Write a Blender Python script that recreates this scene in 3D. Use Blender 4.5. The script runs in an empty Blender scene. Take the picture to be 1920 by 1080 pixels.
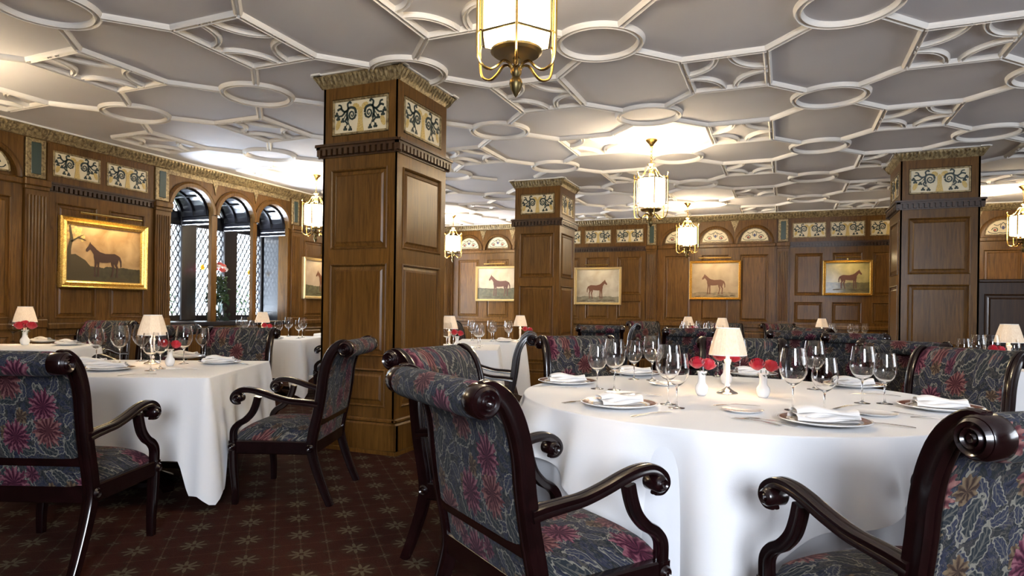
import bpy, bmesh, math, random
from mathutils import Vector, Matrix
from mathutils.geometry import tessellate_polygon
random.seed(7)
PI = math.pi
scene = bpy.context.scene
col = scene.collection

# ------------------------------------------------------------------ camera
YAW = math.radians(22.9)
S_, C_ = math.sin(YAW), math.cos(YAW)
FPX, EYE, HOR, ROLL = 1205.0, 1.15, 580.0, 0.0137
cam = bpy.data.cameras.new('camera'); camo = bpy.data.objects.new('camera', cam); col.objects.link(camo)
camo.matrix_world = Matrix.Translation((0, 0, EYE)) @ Matrix.Rotation(YAW, 4, 'Z') @ Matrix.Rotation(PI/2, 4, 'X') @ Matrix.Rotation(ROLL, 4, 'Z')
cam.sensor_width = 36; cam.lens = 36*FPX/1920; cam.shift_y = (HOR-540)/1920
cam.clip_start = .05; cam.clip_end = 200
scene.camera = camo

# ------------------------------------------------------------------ world, daylight, exposure
w = bpy.data.worlds.new('sky'); scene.world = w; w.use_nodes = True
bg = w.node_tree.nodes['Background']; bg.inputs[0].default_value = (.86, .93, 1, 1); bg.inputs[1].default_value = 3.5
def area(name, loc, rot, sx, sy, power, color):
    l = bpy.data.lights.new(name, 'AREA'); l.shape = 'RECTANGLE'; l.size = sx; l.size_y = sy; l.energy = power; l.color = color
    o = bpy.data.objects.new(name, l); o.location = loc; o.rotation_euler = rot; col.objects.link(o); return o
area('daylight_rear_windows', (1.6, -2.75, 1.95), (math.radians(80), 0, math.radians(4)), 1.8, 1.6, 105, (.82, .89, 1))
area('daylight_right_windows', (7.3, 4.5, 1.8), (PI/2, 0, PI/2), 4.0, 1.6, 45, (.86, .92, 1))
area('daylight_left_window', (-9.4, 7.1, .35), (math.radians(122), 0, -PI/2), 3.4, 1.2, 560, (.80, .87, 1))
area('daylight_far_lamp', (-7.28, 11.9, 1.7), (PI/2, 0, -PI/2), 1.5, 1.8, 60, (.84, .90, 1))  # unseen area lamp added inside the room, before the solid left wall
scene.view_settings.view_transform = 'Standard'
try: scene.view_settings.look = 'None'
except Exception: pass
scene.view_settings.gamma = 1; scene.view_settings.use_curve_mapping = False
scene.view_settings.exposure = 2.05

# ------------------------------------------------------------------ plan helpers
def cr(xc, d):                       # metres right of / ahead of the camera -> room
    return (xc*C_-d*S_, xc*S_+d*C_)
def at(px, py, z):                   # where a sight line meets height z
    x = px+ROLL*(py-540); y = py-ROLL*(px-960)
    d = (EYE-z)*FPX/(y-HOR); return cr((x-960)*d/FPX, d)

# ------------------------------------------------------------------ materials
def mat(name, base=(.5, .5, .5), rough=.5, metal=0, spec=.5, trans=0, ior=1.45, emit=None, estr=0, coat=0, sheen=0, alpha=1, sss=0):
    m = bpy.data.materials.new(name); m.use_nodes = True
    b = m.node_tree.nodes['Principled BSDF']; I = b.inputs
    I['Base Color'].default_value = (*base, 1); I['Roughness'].default_value = rough; I['Metallic'].default_value = metal
    I['Specular IOR Level'].default_value = spec; I['Transmission Weight'].default_value = trans; I['IOR'].default_value = ior
    I['Coat Weight'].default_value = coat; I['Coat Roughness'].default_value = .12; I['Sheen Weight'].default_value = sheen
    if emit: I['Emission Color'].default_value = (*emit, 1); I['Emission Strength'].default_value = estr
    return m
class N:
    def __init__(s, m): s.m = m; s.t = m.node_tree; s.b = s.t.nodes['Principled BSDF']
    def n(s, typ, **k):
        o = s.t.nodes.new(typ)
        for a, v in k.items():
            if a.startswith('i_'):
                key = a[2:]; key = int(key) if key.isdigit() else key.replace('_', ' ')
                o.inputs[key].default_value = v
            else: setattr(o, a, v)
        return o
    def l(s, a, b): s.t.links.new(a, b)
    def coord(s, scale=(1, 1, 1), rot=(0, 0, 0), kind='Object'):
        tc = s.n('ShaderNodeTexCoord'); mp = s.n('ShaderNodeMapping'); mp.inputs['Scale'].default_value = scale; mp.inputs['Rotation'].default_value = rot
        s.l(tc.outputs[kind], mp.inputs[0]); return mp.outputs[0]
    def noise(s, vec, scale, detail=3, dist=0, rough=.5):
        o = s.n('ShaderNodeTexNoise'); o.inputs['Scale'].default_value = scale; o.inputs['Detail'].default_value = detail
        o.inputs['Distortion'].default_value = dist; o.inputs['Roughness'].default_value = rough
        if vec is not None: s.l(vec, o.inputs['Vector'])
        return o
    def ramp(s, fac, stops, interp='LINEAR'):
        r = s.n('ShaderNodeValToRGB'); r.color_ramp.interpolation = interp; e = r.color_ramp.elements
        while len(e) < len(stops): e.new(.5)
        for k, (p, c) in enumerate(stops): e[k].position = p; e[k].color = (*c, 1) if len(c) == 3 else c
        s.l(fac, r.inputs[0]); return r.outputs[0]
    def math(s, op, a, b=None, c=None):
        o = s.n('ShaderNodeMath'); o.operation = op
        for i, v in enumerate((a, b, c)):
            if v is None: continue
            if isinstance(v, (int, float)): o.inputs[i].default_value = v
            else: s.l(v, o.inputs[i])
        return o.outputs[0]
    def mix(s, f, a, b):
        o = s.n('ShaderNodeMix'); o.data_type = 'RGBA'
        if isinstance(f, (int, float)): o.inputs[0].default_value = f
        else: s.l(f, o.inputs[0])
        for k, v in ((6, a), (7, b)):
            if isinstance(v, tuple): o.inputs[k].default_value = (*v, 1)
            else: s.l(v, o.inputs[k])
        return o.outputs[2]
    def color(s, c): s.l(c, s.b.inputs['Base Color'])
    def bump(s, h, strength=.2, dist=.01):
        b = s.n('ShaderNodeBump'); b.inputs['Strength'].default_value = strength; b.inputs['Distance'].default_value = dist
        s.l(h, b.inputs['Height']); s.l(b.outputs[0], s.b.inputs['Normal'])

def wood(name, dark, light, rough=.38, gs=(34, 34, 2.2), coat=.15, bump=.12):
    m = mat(name, rough=rough, coat=coat, spec=.28 if coat == 0 else .5); q = N(m)
    v = q.coord(gs); g = q.noise(v, 1.0, 6, 1.2, .62)
    v2 = q.coord((1.6, 1.6, .7)); b = q.noise(v2, 1.0, 3)
    c1 = q.ramp(g.outputs[0], [(.3, dark), (.72, light)])
    mul = q.ramp(b.outputs[0], [(.3, (.72, .72, .72)), (.7, (1.12, 1.08, 1.02))])
    mm = q.n('ShaderNodeMix'); mm.data_type = 'RGBA'; mm.blend_type = 'MULTIPLY'; mm.inputs[0].default_value = 1
    q.l(c1, mm.inputs[6]); q.l(mul, mm.inputs[7]); q.color(mm.outputs[2])
    q.bump(g.outputs[0], bump, .003); return m
OAK = wood('oak_panelling', (.060, .026, .0050), (.175, .085, .0185), .32, coat=0)
OAKD = wood('oak_dark_moulding', (.026, .010, .004), (.065, .029, .009), .35)
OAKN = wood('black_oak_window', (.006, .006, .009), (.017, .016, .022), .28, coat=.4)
MAHO = wood('mahogany_frame', (.0045, .0012, .0014), (.012, .0028, .0034), .24, (9, 9, 9), coat=.5, bump=.03)
def plaster():
    m = mat('ceiling_plaster', (.62, .6, .6), .85, spec=.2); q = N(m); v = q.coord()
    n = q.noise(v, 55, 4); q.bump(n.outputs[0], .10, .004)
    n2 = q.noise(v, 1.2, 2); q.color(q.ramp(n2.outputs[0], [(.3, (.66, .64, .65)), (.7, (.72, .70, .71))])); return m
PLAST = plaster()
MOULD = mat('moulding_plaster', (.78, .74, .68), .55, spec=.3)
WHITEP = mat('white_fillet', (.8, .78, .73), .6)
def gold(name, a, b, sc=60, metal=.55, rough=.35):
    m = mat(name, rough=rough, metal=metal); q = N(m); v = q.coord(); n = q.noise(v, sc, 4, .6)
    q.color(q.ramp(n.outputs[0], [(.35, a), (.62, b)])); q.bump(n.outputs[0], .3, .004); return m
GILT = gold('gilt_relief', (.11, .072, .032), (.34, .26, .13), 34, .35, .42)
GOLD = gold('gold_leaf_frame', (.42, .24, .05), (.85, .60, .18), 90, .8, .3)
BRASS = mat('brass', (.62, .40, .12), .24, 1)
BRASSD = mat('aged_brass', (.16, .12, .05), .4, .9)
CREAM = mat('cream_tile', (.66, .58, .40), .4)
GREEN = mat('dark_green_glaze', (.018, .030, .026), .4)
OCHRE = gold('ochre_ornament', (.42, .28, .08), (.62, .46, .17), 120, .1, .5)
GREENP = mat('green_marble_panel', (.035, .055, .045), .25)
REDG = mat('red_glaze', (.35, .06, .04), .4); BLUEG = mat('blue_glaze', (.05, .06, .16), .4)
def linen(name, c=(.78, .78, .79)):
    m = mat(name, c, .75, spec=.2, sheen=.15); q = N(m); v = q.coord(); n = q.noise(v, 260, 2); n2 = q.noise(v, 7, 3, .4)
    a = q.math('ADD', q.math('MULTIPLY', n.outputs[0], .15), n2.outputs[0]); q.bump(a, .22, .006); return m
LINEN = linen('white_linen'); LINEN2 = linen('under_linen', (.74, .75, .78)); NAPK = linen('napkin_linen', (.84, .82, .80))
CHINA = mat('white_china', (.86, .86, .86), .12, coat=.5)
BURG = mat('burgundy_band', (.20, .055, .04), .2, coat=.4); GOLDB = mat('gilt_band', (.55, .38, .15), .25, .6)
SILVER = mat('silver', (.78, .77, .75), .15, 1)
GLASS = mat('clear_glass', (1, 1, 1), 0, trans=1, ior=1.45)
VGLASS = mat('vase_glass', (.9, .97, .95), .02, trans=1, ior=1.45)
WPANE = mat('leaded_pane')
def thin_pane():
    q = N(WPANE); t = q.n('ShaderNodeBsdfTransparent'); g = q.n('ShaderNodeBsdfGlossy'); g.inputs['Roughness'].default_value = .05; t.inputs[0].default_value = (.93, .97, 1, 1)
    mx = q.n('ShaderNodeMixShader'); mx.inputs[0].default_value = .07; q.l(t.outputs[0], mx.inputs[1]); q.l(g.outputs[0], mx.inputs[2])
    q.l(mx.outputs[0], WPANE.node_tree.nodes['Material Output'].inputs[0])
thin_pane()
LEAD = mat('lead_came', (.015, .015, .018), .5)
SHADE = mat('lamp_shade_silk', (.80, .64, .46), .8, emit=(1, .72, .45), estr=.06)
def silk():
    q = N(SHADE); v = q.coord((1, 1, .25)); n = q.noise(v, 190, 3); q.color(q.ramp(n.outputs[0], [(.3, (.70, .56, .42)), (.7, (.80, .68, .54))]))
silk()
STEMW = mat('lamp_stem_glass', (.85, .83, .78), .1, coat=.6)
LGLASS = mat('lit_lantern_glass', (.95, .93, .88), .35, emit=(1, .87, .66), estr=5.5)
BULB = mat('candle_bulb', (1, .9, .7), .4, emit=(1, .72, .38), estr=30)
CANDLE = mat('candle_sleeve', (.7, .6, .4), .5)
ROSE = mat('red_rose_petal', (.50, .006, .022), .5, sheen=.3); PINK = mat('coral_petal', (.70, .16, .14), .55); WHITEF = mat('white_petal', (.85, .75, .72), .55)
YELL = mat('yellow_leaf', (.75, .55, .05), .6)
LEAF = mat('leaf_green', (.035, .075, .022), .55); LEAFD = mat('dark_foliage', (.014, .028, .012), .6)
def tapestry():
    m = mat('floral_tapestry', rough=.9, spec=.12, sheen=.04); q = N(m)
    tc = q.n('ShaderNodeTexCoord'); sp = q.n('ShaderNodeSeparateXYZ'); q.l(tc.outputs['Object'], sp.inputs[0])
    cb = q.n('ShaderNodeCombineXYZ'); q.l(sp.outputs[0], cb.inputs[0]); q.l(q.math('ADD', sp.outputs[1], sp.outputs[2]), cb.inputs[1]); v = cb.outputs[0]
    nz = q.noise(v, 60, 2); nzc = nz.outputs['Color']
    f = q.noise(v, 12, 3, 2.0, .6)
    base = q.ramp(f.outputs[0], [(.32, (.009, .010, .017)), (.46, (.026, .028, .045)), (.54, (.013, .016, .017)), (.62, (.036, .033, .034)), (.72, (.014, .013, .024))])
    f2 = q.noise(v, 26, 3, 2.4, .55)
    ln = q.ramp(f2.outputs[0], [(.47, (0, 0, 0)), (.49, (1, 1, 1)), (.51, (1, 1, 1)), (.53, (0, 0, 0))])
    c = q.mix(q.math('MULTIPLY', ln, .45), base, (.12, .105, .085))
    def cells(scale, off, wob):
        mp = q.n('ShaderNodeMapping'); mp.inputs['Location'].default_value = off; q.l(v, mp.inputs[0])
        wb_ = q.n('ShaderNodeMix'); wb_.data_type = 'VECTOR'; wb_.inputs[0].default_value = wob; q.l(mp.outputs[0], wb_.inputs[4]); q.l(nzc, wb_.inputs[5])
        vo = q.n('ShaderNodeTexVoronoi'); vo.voronoi_dimensions = '2D'; vo.inputs['Scale'].default_value = scale; vo.inputs['Randomness'].default_value = .8; q.l(wb_.outputs[1], vo.inputs['Vector'])
        sub = q.n('ShaderNodeVectorMath'); sub.operation = 'SUBTRACT'; q.l(wb_.outputs[1], sub.inputs[0])
        q.l(vo.outputs['Position'], sub.inputs[1]); ss = q.n('ShaderNodeSeparateXYZ'); q.l(sub.outputs[0], ss.inputs[0])
        sc = q.n('ShaderNodeSeparateColor'); q.l(vo.outputs['Color'], sc.inputs[0])
        return q.math('MULTIPLY', ss.outputs[0], scale), q.math('MULTIPLY', ss.outputs[1], scale), vo.outputs['Distance'], sc.outputs
    # leaves with pale edges and midribs
    def leaves(c, scale, off, keep, green):
        x, y, d, rc = cells(scale, off, .012)
        a = q.math('MULTIPLY', rc[0], 6.283); ca, sa = q.math('COSINE', a), q.math('SINE', a)
        lx = q.math('ADD', q.math('MULTIPLY', x, ca), q.math('MULTIPLY', y, sa)); ly = q.math('SUBTRACT', q.math('MULTIPLY', y, ca), q.math('MULTIPLY', x, sa))
        ly = q.math('ADD', ly, q.math('MULTIPLY', q.math('MULTIPLY', lx, lx), .5))
        e = q.math('ADD', q.math('POWER', q.math('ABSOLUTE', q.math('DIVIDE', lx, .52)), 2), q.math('POWER', q.math('ABSOLUTE', q.math('DIVIDE', ly, .21)), 2))
        e = q.math('ADD', e, q.math('MULTIPLY', q.math('SINE', q.math('MULTIPLY', lx, 38)), .14))
        on = q.math('LESS_THAN', rc[1], keep); ins = q.math('MULTIPLY', q.math('LESS_THAN', e, 1), on)
        c = q.mix(ins, c, green)
        rim = q.math('MULTIPLY', q.math('GREATER_THAN', e, .68), ins); c = q.mix(q.math('MULTIPLY', rim, .8), c, (.20, .185, .15))
        vein = q.math('MAXIMUM', q.math('LESS_THAN', q.math('ABSOLUTE', ly), .022), q.math('MULTIPLY', q.math('LESS_THAN', q.math('SINE', q.math('ADD', q.math('MULTIPLY', lx, 40), q.math('MULTIPLY', q.math('ABSOLUTE', ly), 50))), -.6), .5))
        return q.mix(q.math('MULTIPLY', q.math('MULTIPLY', vein, ins), .55), c, (.13, .12, .10))
    def flowers(c, scale, off, rad, petals, keep, ca_, cb_):
        x, y, d, rc = cells(scale, off, .010)
        a = q.math('ARCTAN2', y, x); a2 = q.math('ADD', a, q.math('MULTIPLY', rc[2], 6)); r = q.math('SQRT', q.math('ADD', q.math('MULTIPLY', x, x), q.math('MULTIPLY', y, y)))
        edge = q.math('ADD', rad, q.math('MULTIPLY', q.math('COSINE', q.math('MULTIPLY', a2, petals)), rad*.12)); edge = q.math('ADD', edge, q.math('MULTIPLY', q.math('COSINE', q.math('MULTIPLY', a2, petals*2.6)), rad*.12))
        ins = q.math('MULTIPLY', q.math('LESS_THAN', r, edge), q.math('LESS_THAN', rc[0], keep))
        k = q.math('ADD', q.math('ADD', q.math('MULTIPLY', q.math('COSINE', q.math('ADD', q.math('MULTIPLY', a2, petals*1.5), q.math('MULTIPLY', nz.outputs[0], 7))), .22), q.math('MULTIPLY', r, .7/rad*.55)), q.math('MULTIPLY', nz.outputs[0], .35))
        A = q.ramp(k, [(.22, ca_[0]), (.5, ca_[1]), (.78, ca_[2])]); B = q.ramp(k, [(.22, cb_[0]), (.5, cb_[1]), (.78, cb_[2])])
        return q.mix(ins, c, q.mix(q.math('GREATER_THAN', rc[1], .5), A, B))
    c = leaves(c, 14, (.2, .5, 0), .85, (.022, .025, .042)); c = leaves(c, 10, (.7, .1, 0), .85, (.018, .022, .026))
    c = flowers(c, 12, (.3, .9, 0), .34, 5, .34, [(.03, .018, .014), (.09, .058, .036), (.15, .11, .065)], [(.03, .008, .016), (.085, .024, .04), (.16, .07, .08)])
    c = flowers(c, 7.2, (.05, .02, 0), .40, 9, .62, [(.028, .005, .013), (.095, .022, .040), (.22, .095, .11)], [(.035, .009, .012), (.11, .038, .040), (.21, .105, .09)])
    q.color(c); w_ = q.n('ShaderNodeTexWave'); w_.inputs['Scale'].default_value = 150; q.l(v, w_.inputs['Vector']); q.bump(q.math('ADD', q.math('MULTIPLY', w_.outputs[0], .4), f2.outputs[0]), .3, .002)
    return m
FAB = tapestry()
def carpet():
    m = mat('patterned_carpet', rough=.95, spec=.1, sheen=0); q = N(m)
    tc = q.n('ShaderNodeTexCoord'); mp = q.n('ShaderNodeMapping'); mp.vector_type = 'TEXTURE'
    mp.inputs['Rotation'].default_value = (0, 0, math.radians(-47.5)); mp.inputs['Location'].default_value = (-2.41, 2.77, 0); mp.inputs['Scale'].default_value = (.268, .242, 1)
    q.l(tc.outputs['Object'], mp.inputs[0]); sp = q.n('ShaderNodeSeparateXYZ'); q.l(mp.outputs[0], sp.inputs[0])
    X, Y = sp.outputs[0], sp.outputs[1]
    def cell(o): return q.math('SUBTRACT', q.math('FRACT', q.math('ADD', o, .5+100)), .5)
    def cell2(o): return q.math('SUBTRACT', q.math('FRACT', q.math('ADD', o, 100)), .5)
    nz = q.noise(tc.outputs['Object'], 180, 2)
    def flower(x, y, r0, amp, petals, col_, c):
        r = q.math('SQRT', q.math('ADD', q.math('MULTIPLY', x, x), q.math('MULTIPLY', y, y)))
        a = q.math('ARCTAN2', y, x)
        k = q.math('ADD', r0, q.math('MULTIPLY', q.math('COSINE', q.math('MULTIPLY', a, petals)), amp))
        k = q.math('ADD', k, q.math('MULTIPLY', q.math('SUBTRACT', nz.outputs[0], .5), .10))
        dark = q.math('LESS_THAN', r, r0+amp+.05)
        c = q.mix(q.math('MULTIPLY', dark, .55), c, (.030, .016, .010))
        ins = q.math('MULTIPLY', q.math('LESS_THAN', r, k), q.math('GREATER_THAN', r, r0*.30))
        return q.mix(ins, c, col_)
    big = q.noise(tc.outputs['Object'], 3, 2)
    c = q.ramp(big.outputs[0], [(.3, (.024, .0062, .0042)), (.7, (.036, .0095, .0062))])
    fr = q.math('ADD', nz.outputs[0], 0); c = q.mix(q.math('MULTIPLY', q.math('GREATER_THAN', fr, .56), .35), c, (.05, .022, .012))
    cx, cy, dx, dy = cell(X), cell(Y), cell2(X), cell2(Y)
    for o in (cy, dy): c = q.mix(q.math('MULTIPLY', q.math('LESS_THAN', q.math('ABSOLUTE', o), .014), .7), c, (.055, .036, .022))
    for o in (cx, dx): c = q.mix(q.math('MULTIPLY', q.math('LESS_THAN', q.math('ABSOLUTE', o), .010), .40), c, (.08, .035, .02))
    c = flower(cx, cy, .165, .085, 8, (.080, .064, .040), c)
    c = flower(dx, dy, .06, .04, 4, (.066, .050, .032), c)
    c = flower(cell2(X), cell(Y), .035, .02, 4, (.08, .04, .025), c); c = flower(cell(X), cell2(Y), .035, .02, 4, (.08, .04, .025), c)
    q.color(c); q.bump(nz.outputs[0], .5, .004); return m
CARPET = carpet()
def canvas_mat(name, sky1, sky2, ground, horizon):
    m = mat(name, rough=.45, coat=.2); q = N(m); tc = q.n('ShaderNodeTexCoord'); sp = q.n('ShaderNodeSeparateXYZ'); q.l(tc.outputs['Object'], sp.inputs[0])
    n = q.noise(tc.outputs['Object'], 5, 4, .6); n2 = q.noise(tc.outputs['Object'], 18, 4)
    z = q.math('ADD', sp.outputs[2], q.math('MULTIPLY', q.math('SUBTRACT', n.outputs[0], .5), .10))
    sky = q.ramp(n.outputs[0], [(.3, sky1), (.7, sky2)]); g = q.ramp(n2.outputs[0], [(.3, tuple(x*.5 for x in ground)), (.7, ground)])
    q.color(q.mix(q.math('LESS_THAN', z, horizon), sky, g)); return m
HORSEB = mat('painted_bay', (.075, .024, .010), .5); HORSEC = mat('painted_chestnut', (.12, .042, .016), .5); HORSED = mat('painted_dark_bay', (.04, .015, .008), .5); PTREE = mat('painted_tree', (.05, .035, .012), .6); PLEG = mat('painted_legs', (.03, .014, .01), .5)

# ------------------------------------------------------------------ mesh building
class MB:
    def __init__(s): s.v = []; s.f = []; s.m = []; s.k = 0
    def add(s, vs, fs): o = len(s.v); s.v += [tuple(p) for p in vs]; s.f += [tuple(i+o for i in f) for f in fs]; s.m += [s.k]*len(fs); return s
    def mat(s, k): s.k = k; return s
    def box(s, x0, x1, y0, y1, z0, z1, b=0):
        if b <= 0:
            return s.add([(x, y, z) for z in (z0, z1) for y in (y0, y1) for x in (x0, x1)], [(0, 2, 3, 1), (4, 5, 7, 6), (0, 1, 5, 4), (2, 6, 7, 3), (0, 4, 6, 2), (1, 3, 7, 5)])
        bm = bmesh.new(); bmesh.ops.create_cube(bm, size=1)
        for q in bm.verts: q.co = Vector(((x0+x1)/2+q.co.x*(x1-x0), (y0+y1)/2+q.co.y*(y1-y0), (z0+z1)/2+q.co.z*(z1-z0)))
        bmesh.ops.bevel(bm, geom=bm.edges[:], offset=b, segments=1, affect='EDGES'); bm.verts.index_update()
        s.add([q.co[:] for q in bm.verts], [[q.index for q in f.verts] for f in bm.faces]); bm.free(); return s
    def lathe(s, prof, seg=16, c=(0, 0, 0), caps=True, a0=0, a1=2*PI, axis='Z'):
        full = abs(a1-a0-2*PI) < 1e-6; n = seg if full else seg+1; vs = []
        for r, z in prof:
            for i in range(n):
                a = a0+(a1-a0)*i/seg; p = (r*math.cos(a), r*math.sin(a), z)
                if axis == 'X': p = (z, p[0], p[1])
                vs.append((p[0]+c[0], p[1]+c[1], p[2]+c[2]))
        fs = []
        for j in range(len(prof)-1):
            for i in range(seg if full else seg):
                k = (i+1) % n; fs.append((j*n+i, j*n+k, (j+1)*n+k, (j+1)*n+i))
        if caps and full:
            if prof[0][0] > 1e-5: fs.append(tuple(range(n-1, -1, -1)))
            if prof[-1][0] > 1e-5: fs.append(tuple(range((len(prof)-1)*n, len(prof)*n)))
        return s.add(vs, fs)
    def sweep(s, pts, sec, closed=False, side=(1, 0, 0), scl=None, caps=True):
        """sec: (a along side, b along in-plane normal); pts 3D"""
        P = [Vector(p) for p in pts]; side = Vector(side); n = len(P); k = len(sec); vs = []
        for i in range(n):
            if closed: t = P[(i+1) % n]-P[i-1]
            else: t = P[min(i+1, n-1)]-P[max(i-1, 0)]
            t.normalize(); nn = t.cross(side).normalized(); sd = nn.cross(t).normalized(); f = scl[i] if scl else 1
            for a, b in sec: vs.append(P[i]+sd*a*f+nn*b*f)
        fs = []
        for i in range(n if closed else n-1):
            for j in range(k):
                a, b = i*k+j, i*k+(j+1) % k; c, d = ((i+1) % n)*k+j, ((i+1) % n)*k+(j+1) % k
                fs.append((a, b, d, c))
        if caps and not closed: fs += [tuple(range(k-1, -1, -1)), tuple(range((n-1)*k, n*k))]
        return s.add(vs, fs)
    def tube(s, pts, r, seg=6, closed=False, scl=None):
        P = [Vector(p) for p in pts]; d = P[-1]-P[0]; side = (1, 0, 0)
        ext = [max(p[i] for p in P)-min(p[i] for p in P) for i in range(3)]; i = ext.index(min(ext)); side = [0, 0, 0]; side[i] = 1
        return s.sweep(P, [(r*math.cos(2*PI*j/seg), r*math.sin(2*PI*j/seg)) for j in range(seg)], closed, side, scl)
    def prism(s, poly, y0, y1):          # polygon in x,z extruded along y (y0 front)
        tri = tessellate_polygon([[Vector((a, b, 0)) for a, b in poly]]); n = len(poly)
        vs = [(a, y0, b) for a, b in poly]+[(a, y1, b) for a, b in poly]
        fs = [tuple(t) for t in tri]+[tuple(i+n for i in reversed(t)) for t in tri]+[(i, (i+1) % n, (i+1) % n+n, i+n) for i in range(n)]
        return s.add(vs, fs)
    def ribbon(s, pts, ws, y, z0=0):      # flat ribbon in xz plane, a few mm proud
        n = len(pts); poly = []
        L, R = [], []
        for i, (x, z) in enumerate(pts):
            a = pts[max(i-1, 0)]; b = pts[min(i+1, n-1)]; dx, dz = b[0]-a[0], b[1]-a[1]; l = math.hypot(dx, dz) or 1
            w_ = ws if isinstance(ws, (int, float)) else ws[i]
            L.append((x-dz/l*w_/2, z+dx/l*w_/2)); R.append((x+dz/l*w_/2, z-dx/l*w_/2))
        vs = [(p[0], y, p[1]) for p in L]+[(p[0], y, p[1]) for p in R]+[(p[0], y+.004, p[1]) for p in L]+[(p[0], y+.004, p[1]) for p in R]
        fs = []
        for i in range(n-1): fs += [(i, i+n, i+1+n, i+1), (i, i+1, i+1+2*n, i+2*n), (i+n, i+3*n, i+1+3*n, i+1+n)]
        return s.add(vs, fs)
    def disc(s, x, z, rx, rz, y, n=10, rot=0):
        vs = [(x, y, z)]
        for k in range(n):
            a = 2*PI*k/n; p, q = rx*math.cos(a), rz*math.sin(a); vs.append((x+p*math.cos(rot)-q*math.sin(rot), y+.002, z+p*math.sin(rot)+q*math.cos(rot)))
        return s.add(vs, [(0, 1+(k+1) % n, 1+k) for k in range(n)])
    def grid(s, nu, nv, fn, wrapu=False):
        vs = [fn(i/(nu if wrapu else nu-1), j/(nv-1)) for j in range(nv) for i in range(nu)]
        fs = [(j*nu+i, j*nu+(i+1) % nu, (j+1)*nu+(i+1) % nu, (j+1)*nu+i) for j in range(nv-1) for i in range(nu if wrapu else nu-1)]
        return s.add(vs, fs)
    def xf(s, M, start=0): s.v[start:] = [tuple(M @ Vector(p)) for p in s.v[start:]]; return s
    def mesh(s, name, mats, smooth=True, ang=35):
        me = bpy.data.meshes.new(name); me.from_pydata(s.v, [], s.f)
        if not isinstance(mats, (list, tuple)): mats = [mats]
        for m in mats: me.materials.append(m)
        me.polygons.foreach_set('material_index', s.m)
        bm = bmesh.new(); bm.from_mesh(me); bmesh.ops.recalc_face_normals(bm, faces=bm.faces); bm.to_mesh(me); bm.free()
        if smooth:
            me.polygons.foreach_set('use_smooth', [True]*len(me.polygons))
            try: me.set_sharp_from_angle(angle=math.radians(ang))
            except Exception: pass
        me.update(); return me
def smooth_path(pts, n=6):
    out = []; P = [pts[0]]+list(pts)+[pts[-1]]
    for i in range(1, len(P)-2):
        for k in range(n):
            t = k/n; a, b, c, d = P[i-1], P[i], P[i+1], P[i+2]
            out.append(tuple(.5*(2*b[j]+(c[j]-a[j])*t+(2*a[j]-5*b[j]+4*c[j]-d[j])*t*t+(-a[j]+3*b[j]-3*c[j]+d[j])*t**3) for j in range(len(b))))
    out.append(tuple(pts[-1])); return out
def link(name, data, parent=None, loc=(0, 0, 0), rz=0, label=None, cat=None, group=None, kind=None, scale=None, rot=None):
    o = bpy.data.objects.new(name, data); col.objects.link(o); o.parent = parent; o.location = loc; o.rotation_euler = rot or (0, 0, rz)
    if scale: o.scale = scale
    if label: o['label'] = label
    if cat: o['category'] = cat
    if group: o['group'] = group
    if kind: o['kind'] = kind
    return o
class Kind:
    """a thing and its parts, placed any number of times with shared meshes"""
    def __init__(s, name, cat): s.name, s.cat, s.parts = name, cat, []
    def part(s, name, mesh, loc=(0, 0, 0), rz=0, label=None, sub=(), scale=None, rot=None): s.parts.append((name, mesh, loc, rz, label, sub, scale, rot)); return s
    def place(s, loc, rz, label, group=None, cat=None):
        r = link(s.name, None, None, loc, rz, label, cat or s.cat, group); r.empty_display_size = .1
        s.fill(r); return r
    def fill(s, r):
        for name, me, l, z, lab, sub, sc, rot in s.parts:
            p = link(name, me, r, l, z, lab, scale=sc, rot=rot)
            for (n2, m2, l2) in sub: link(n2, m2, p, l2)

# ------------------------------------------------------------------ room shell
XL, YB, HC = -7.43, 13.08, 3.05
XR, YR = 7.6, -3.0
link('floor', MB().box(XL-1.2, XR+.2, YR-.2, YB+.2, -.1, 0).mesh('floor', CARPET), kind='structure')
ceiling = link('ceiling', MB().box(XL-.2, XR+.2, YR-.2, YB+.2, HC, HC+.15).mesh('ceiling', PLAST), kind='structure')
wb = link('wall_back', MB().box(XL-.2, XR+.2, 0, .2, 0, HC).mesh('wall_back', OAK), None, (0, YB, 0), kind='structure')
wl = MB()
for a, b in ((YR, 5.99), (8.22, YB+.02)): wl.box(a, b, 0, .22, 0, HC)
wl.box(5.99, 8.22, 0, .09, 0, .86)
wl_o = link('wall_left', wl.mesh('wall_left', OAK), None, (XL, 0, 0), PI/2, kind='structure')
link('wall_right', MB().box(XR, XR+.2, YR, YB, 0, HC).mesh('wall_right', OAK), kind='structure')
link('wall_rear', MB().box(XL, XR, YR-.2, YR, 0, HC).mesh('wall_rear', OAK), kind='structure')

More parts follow.
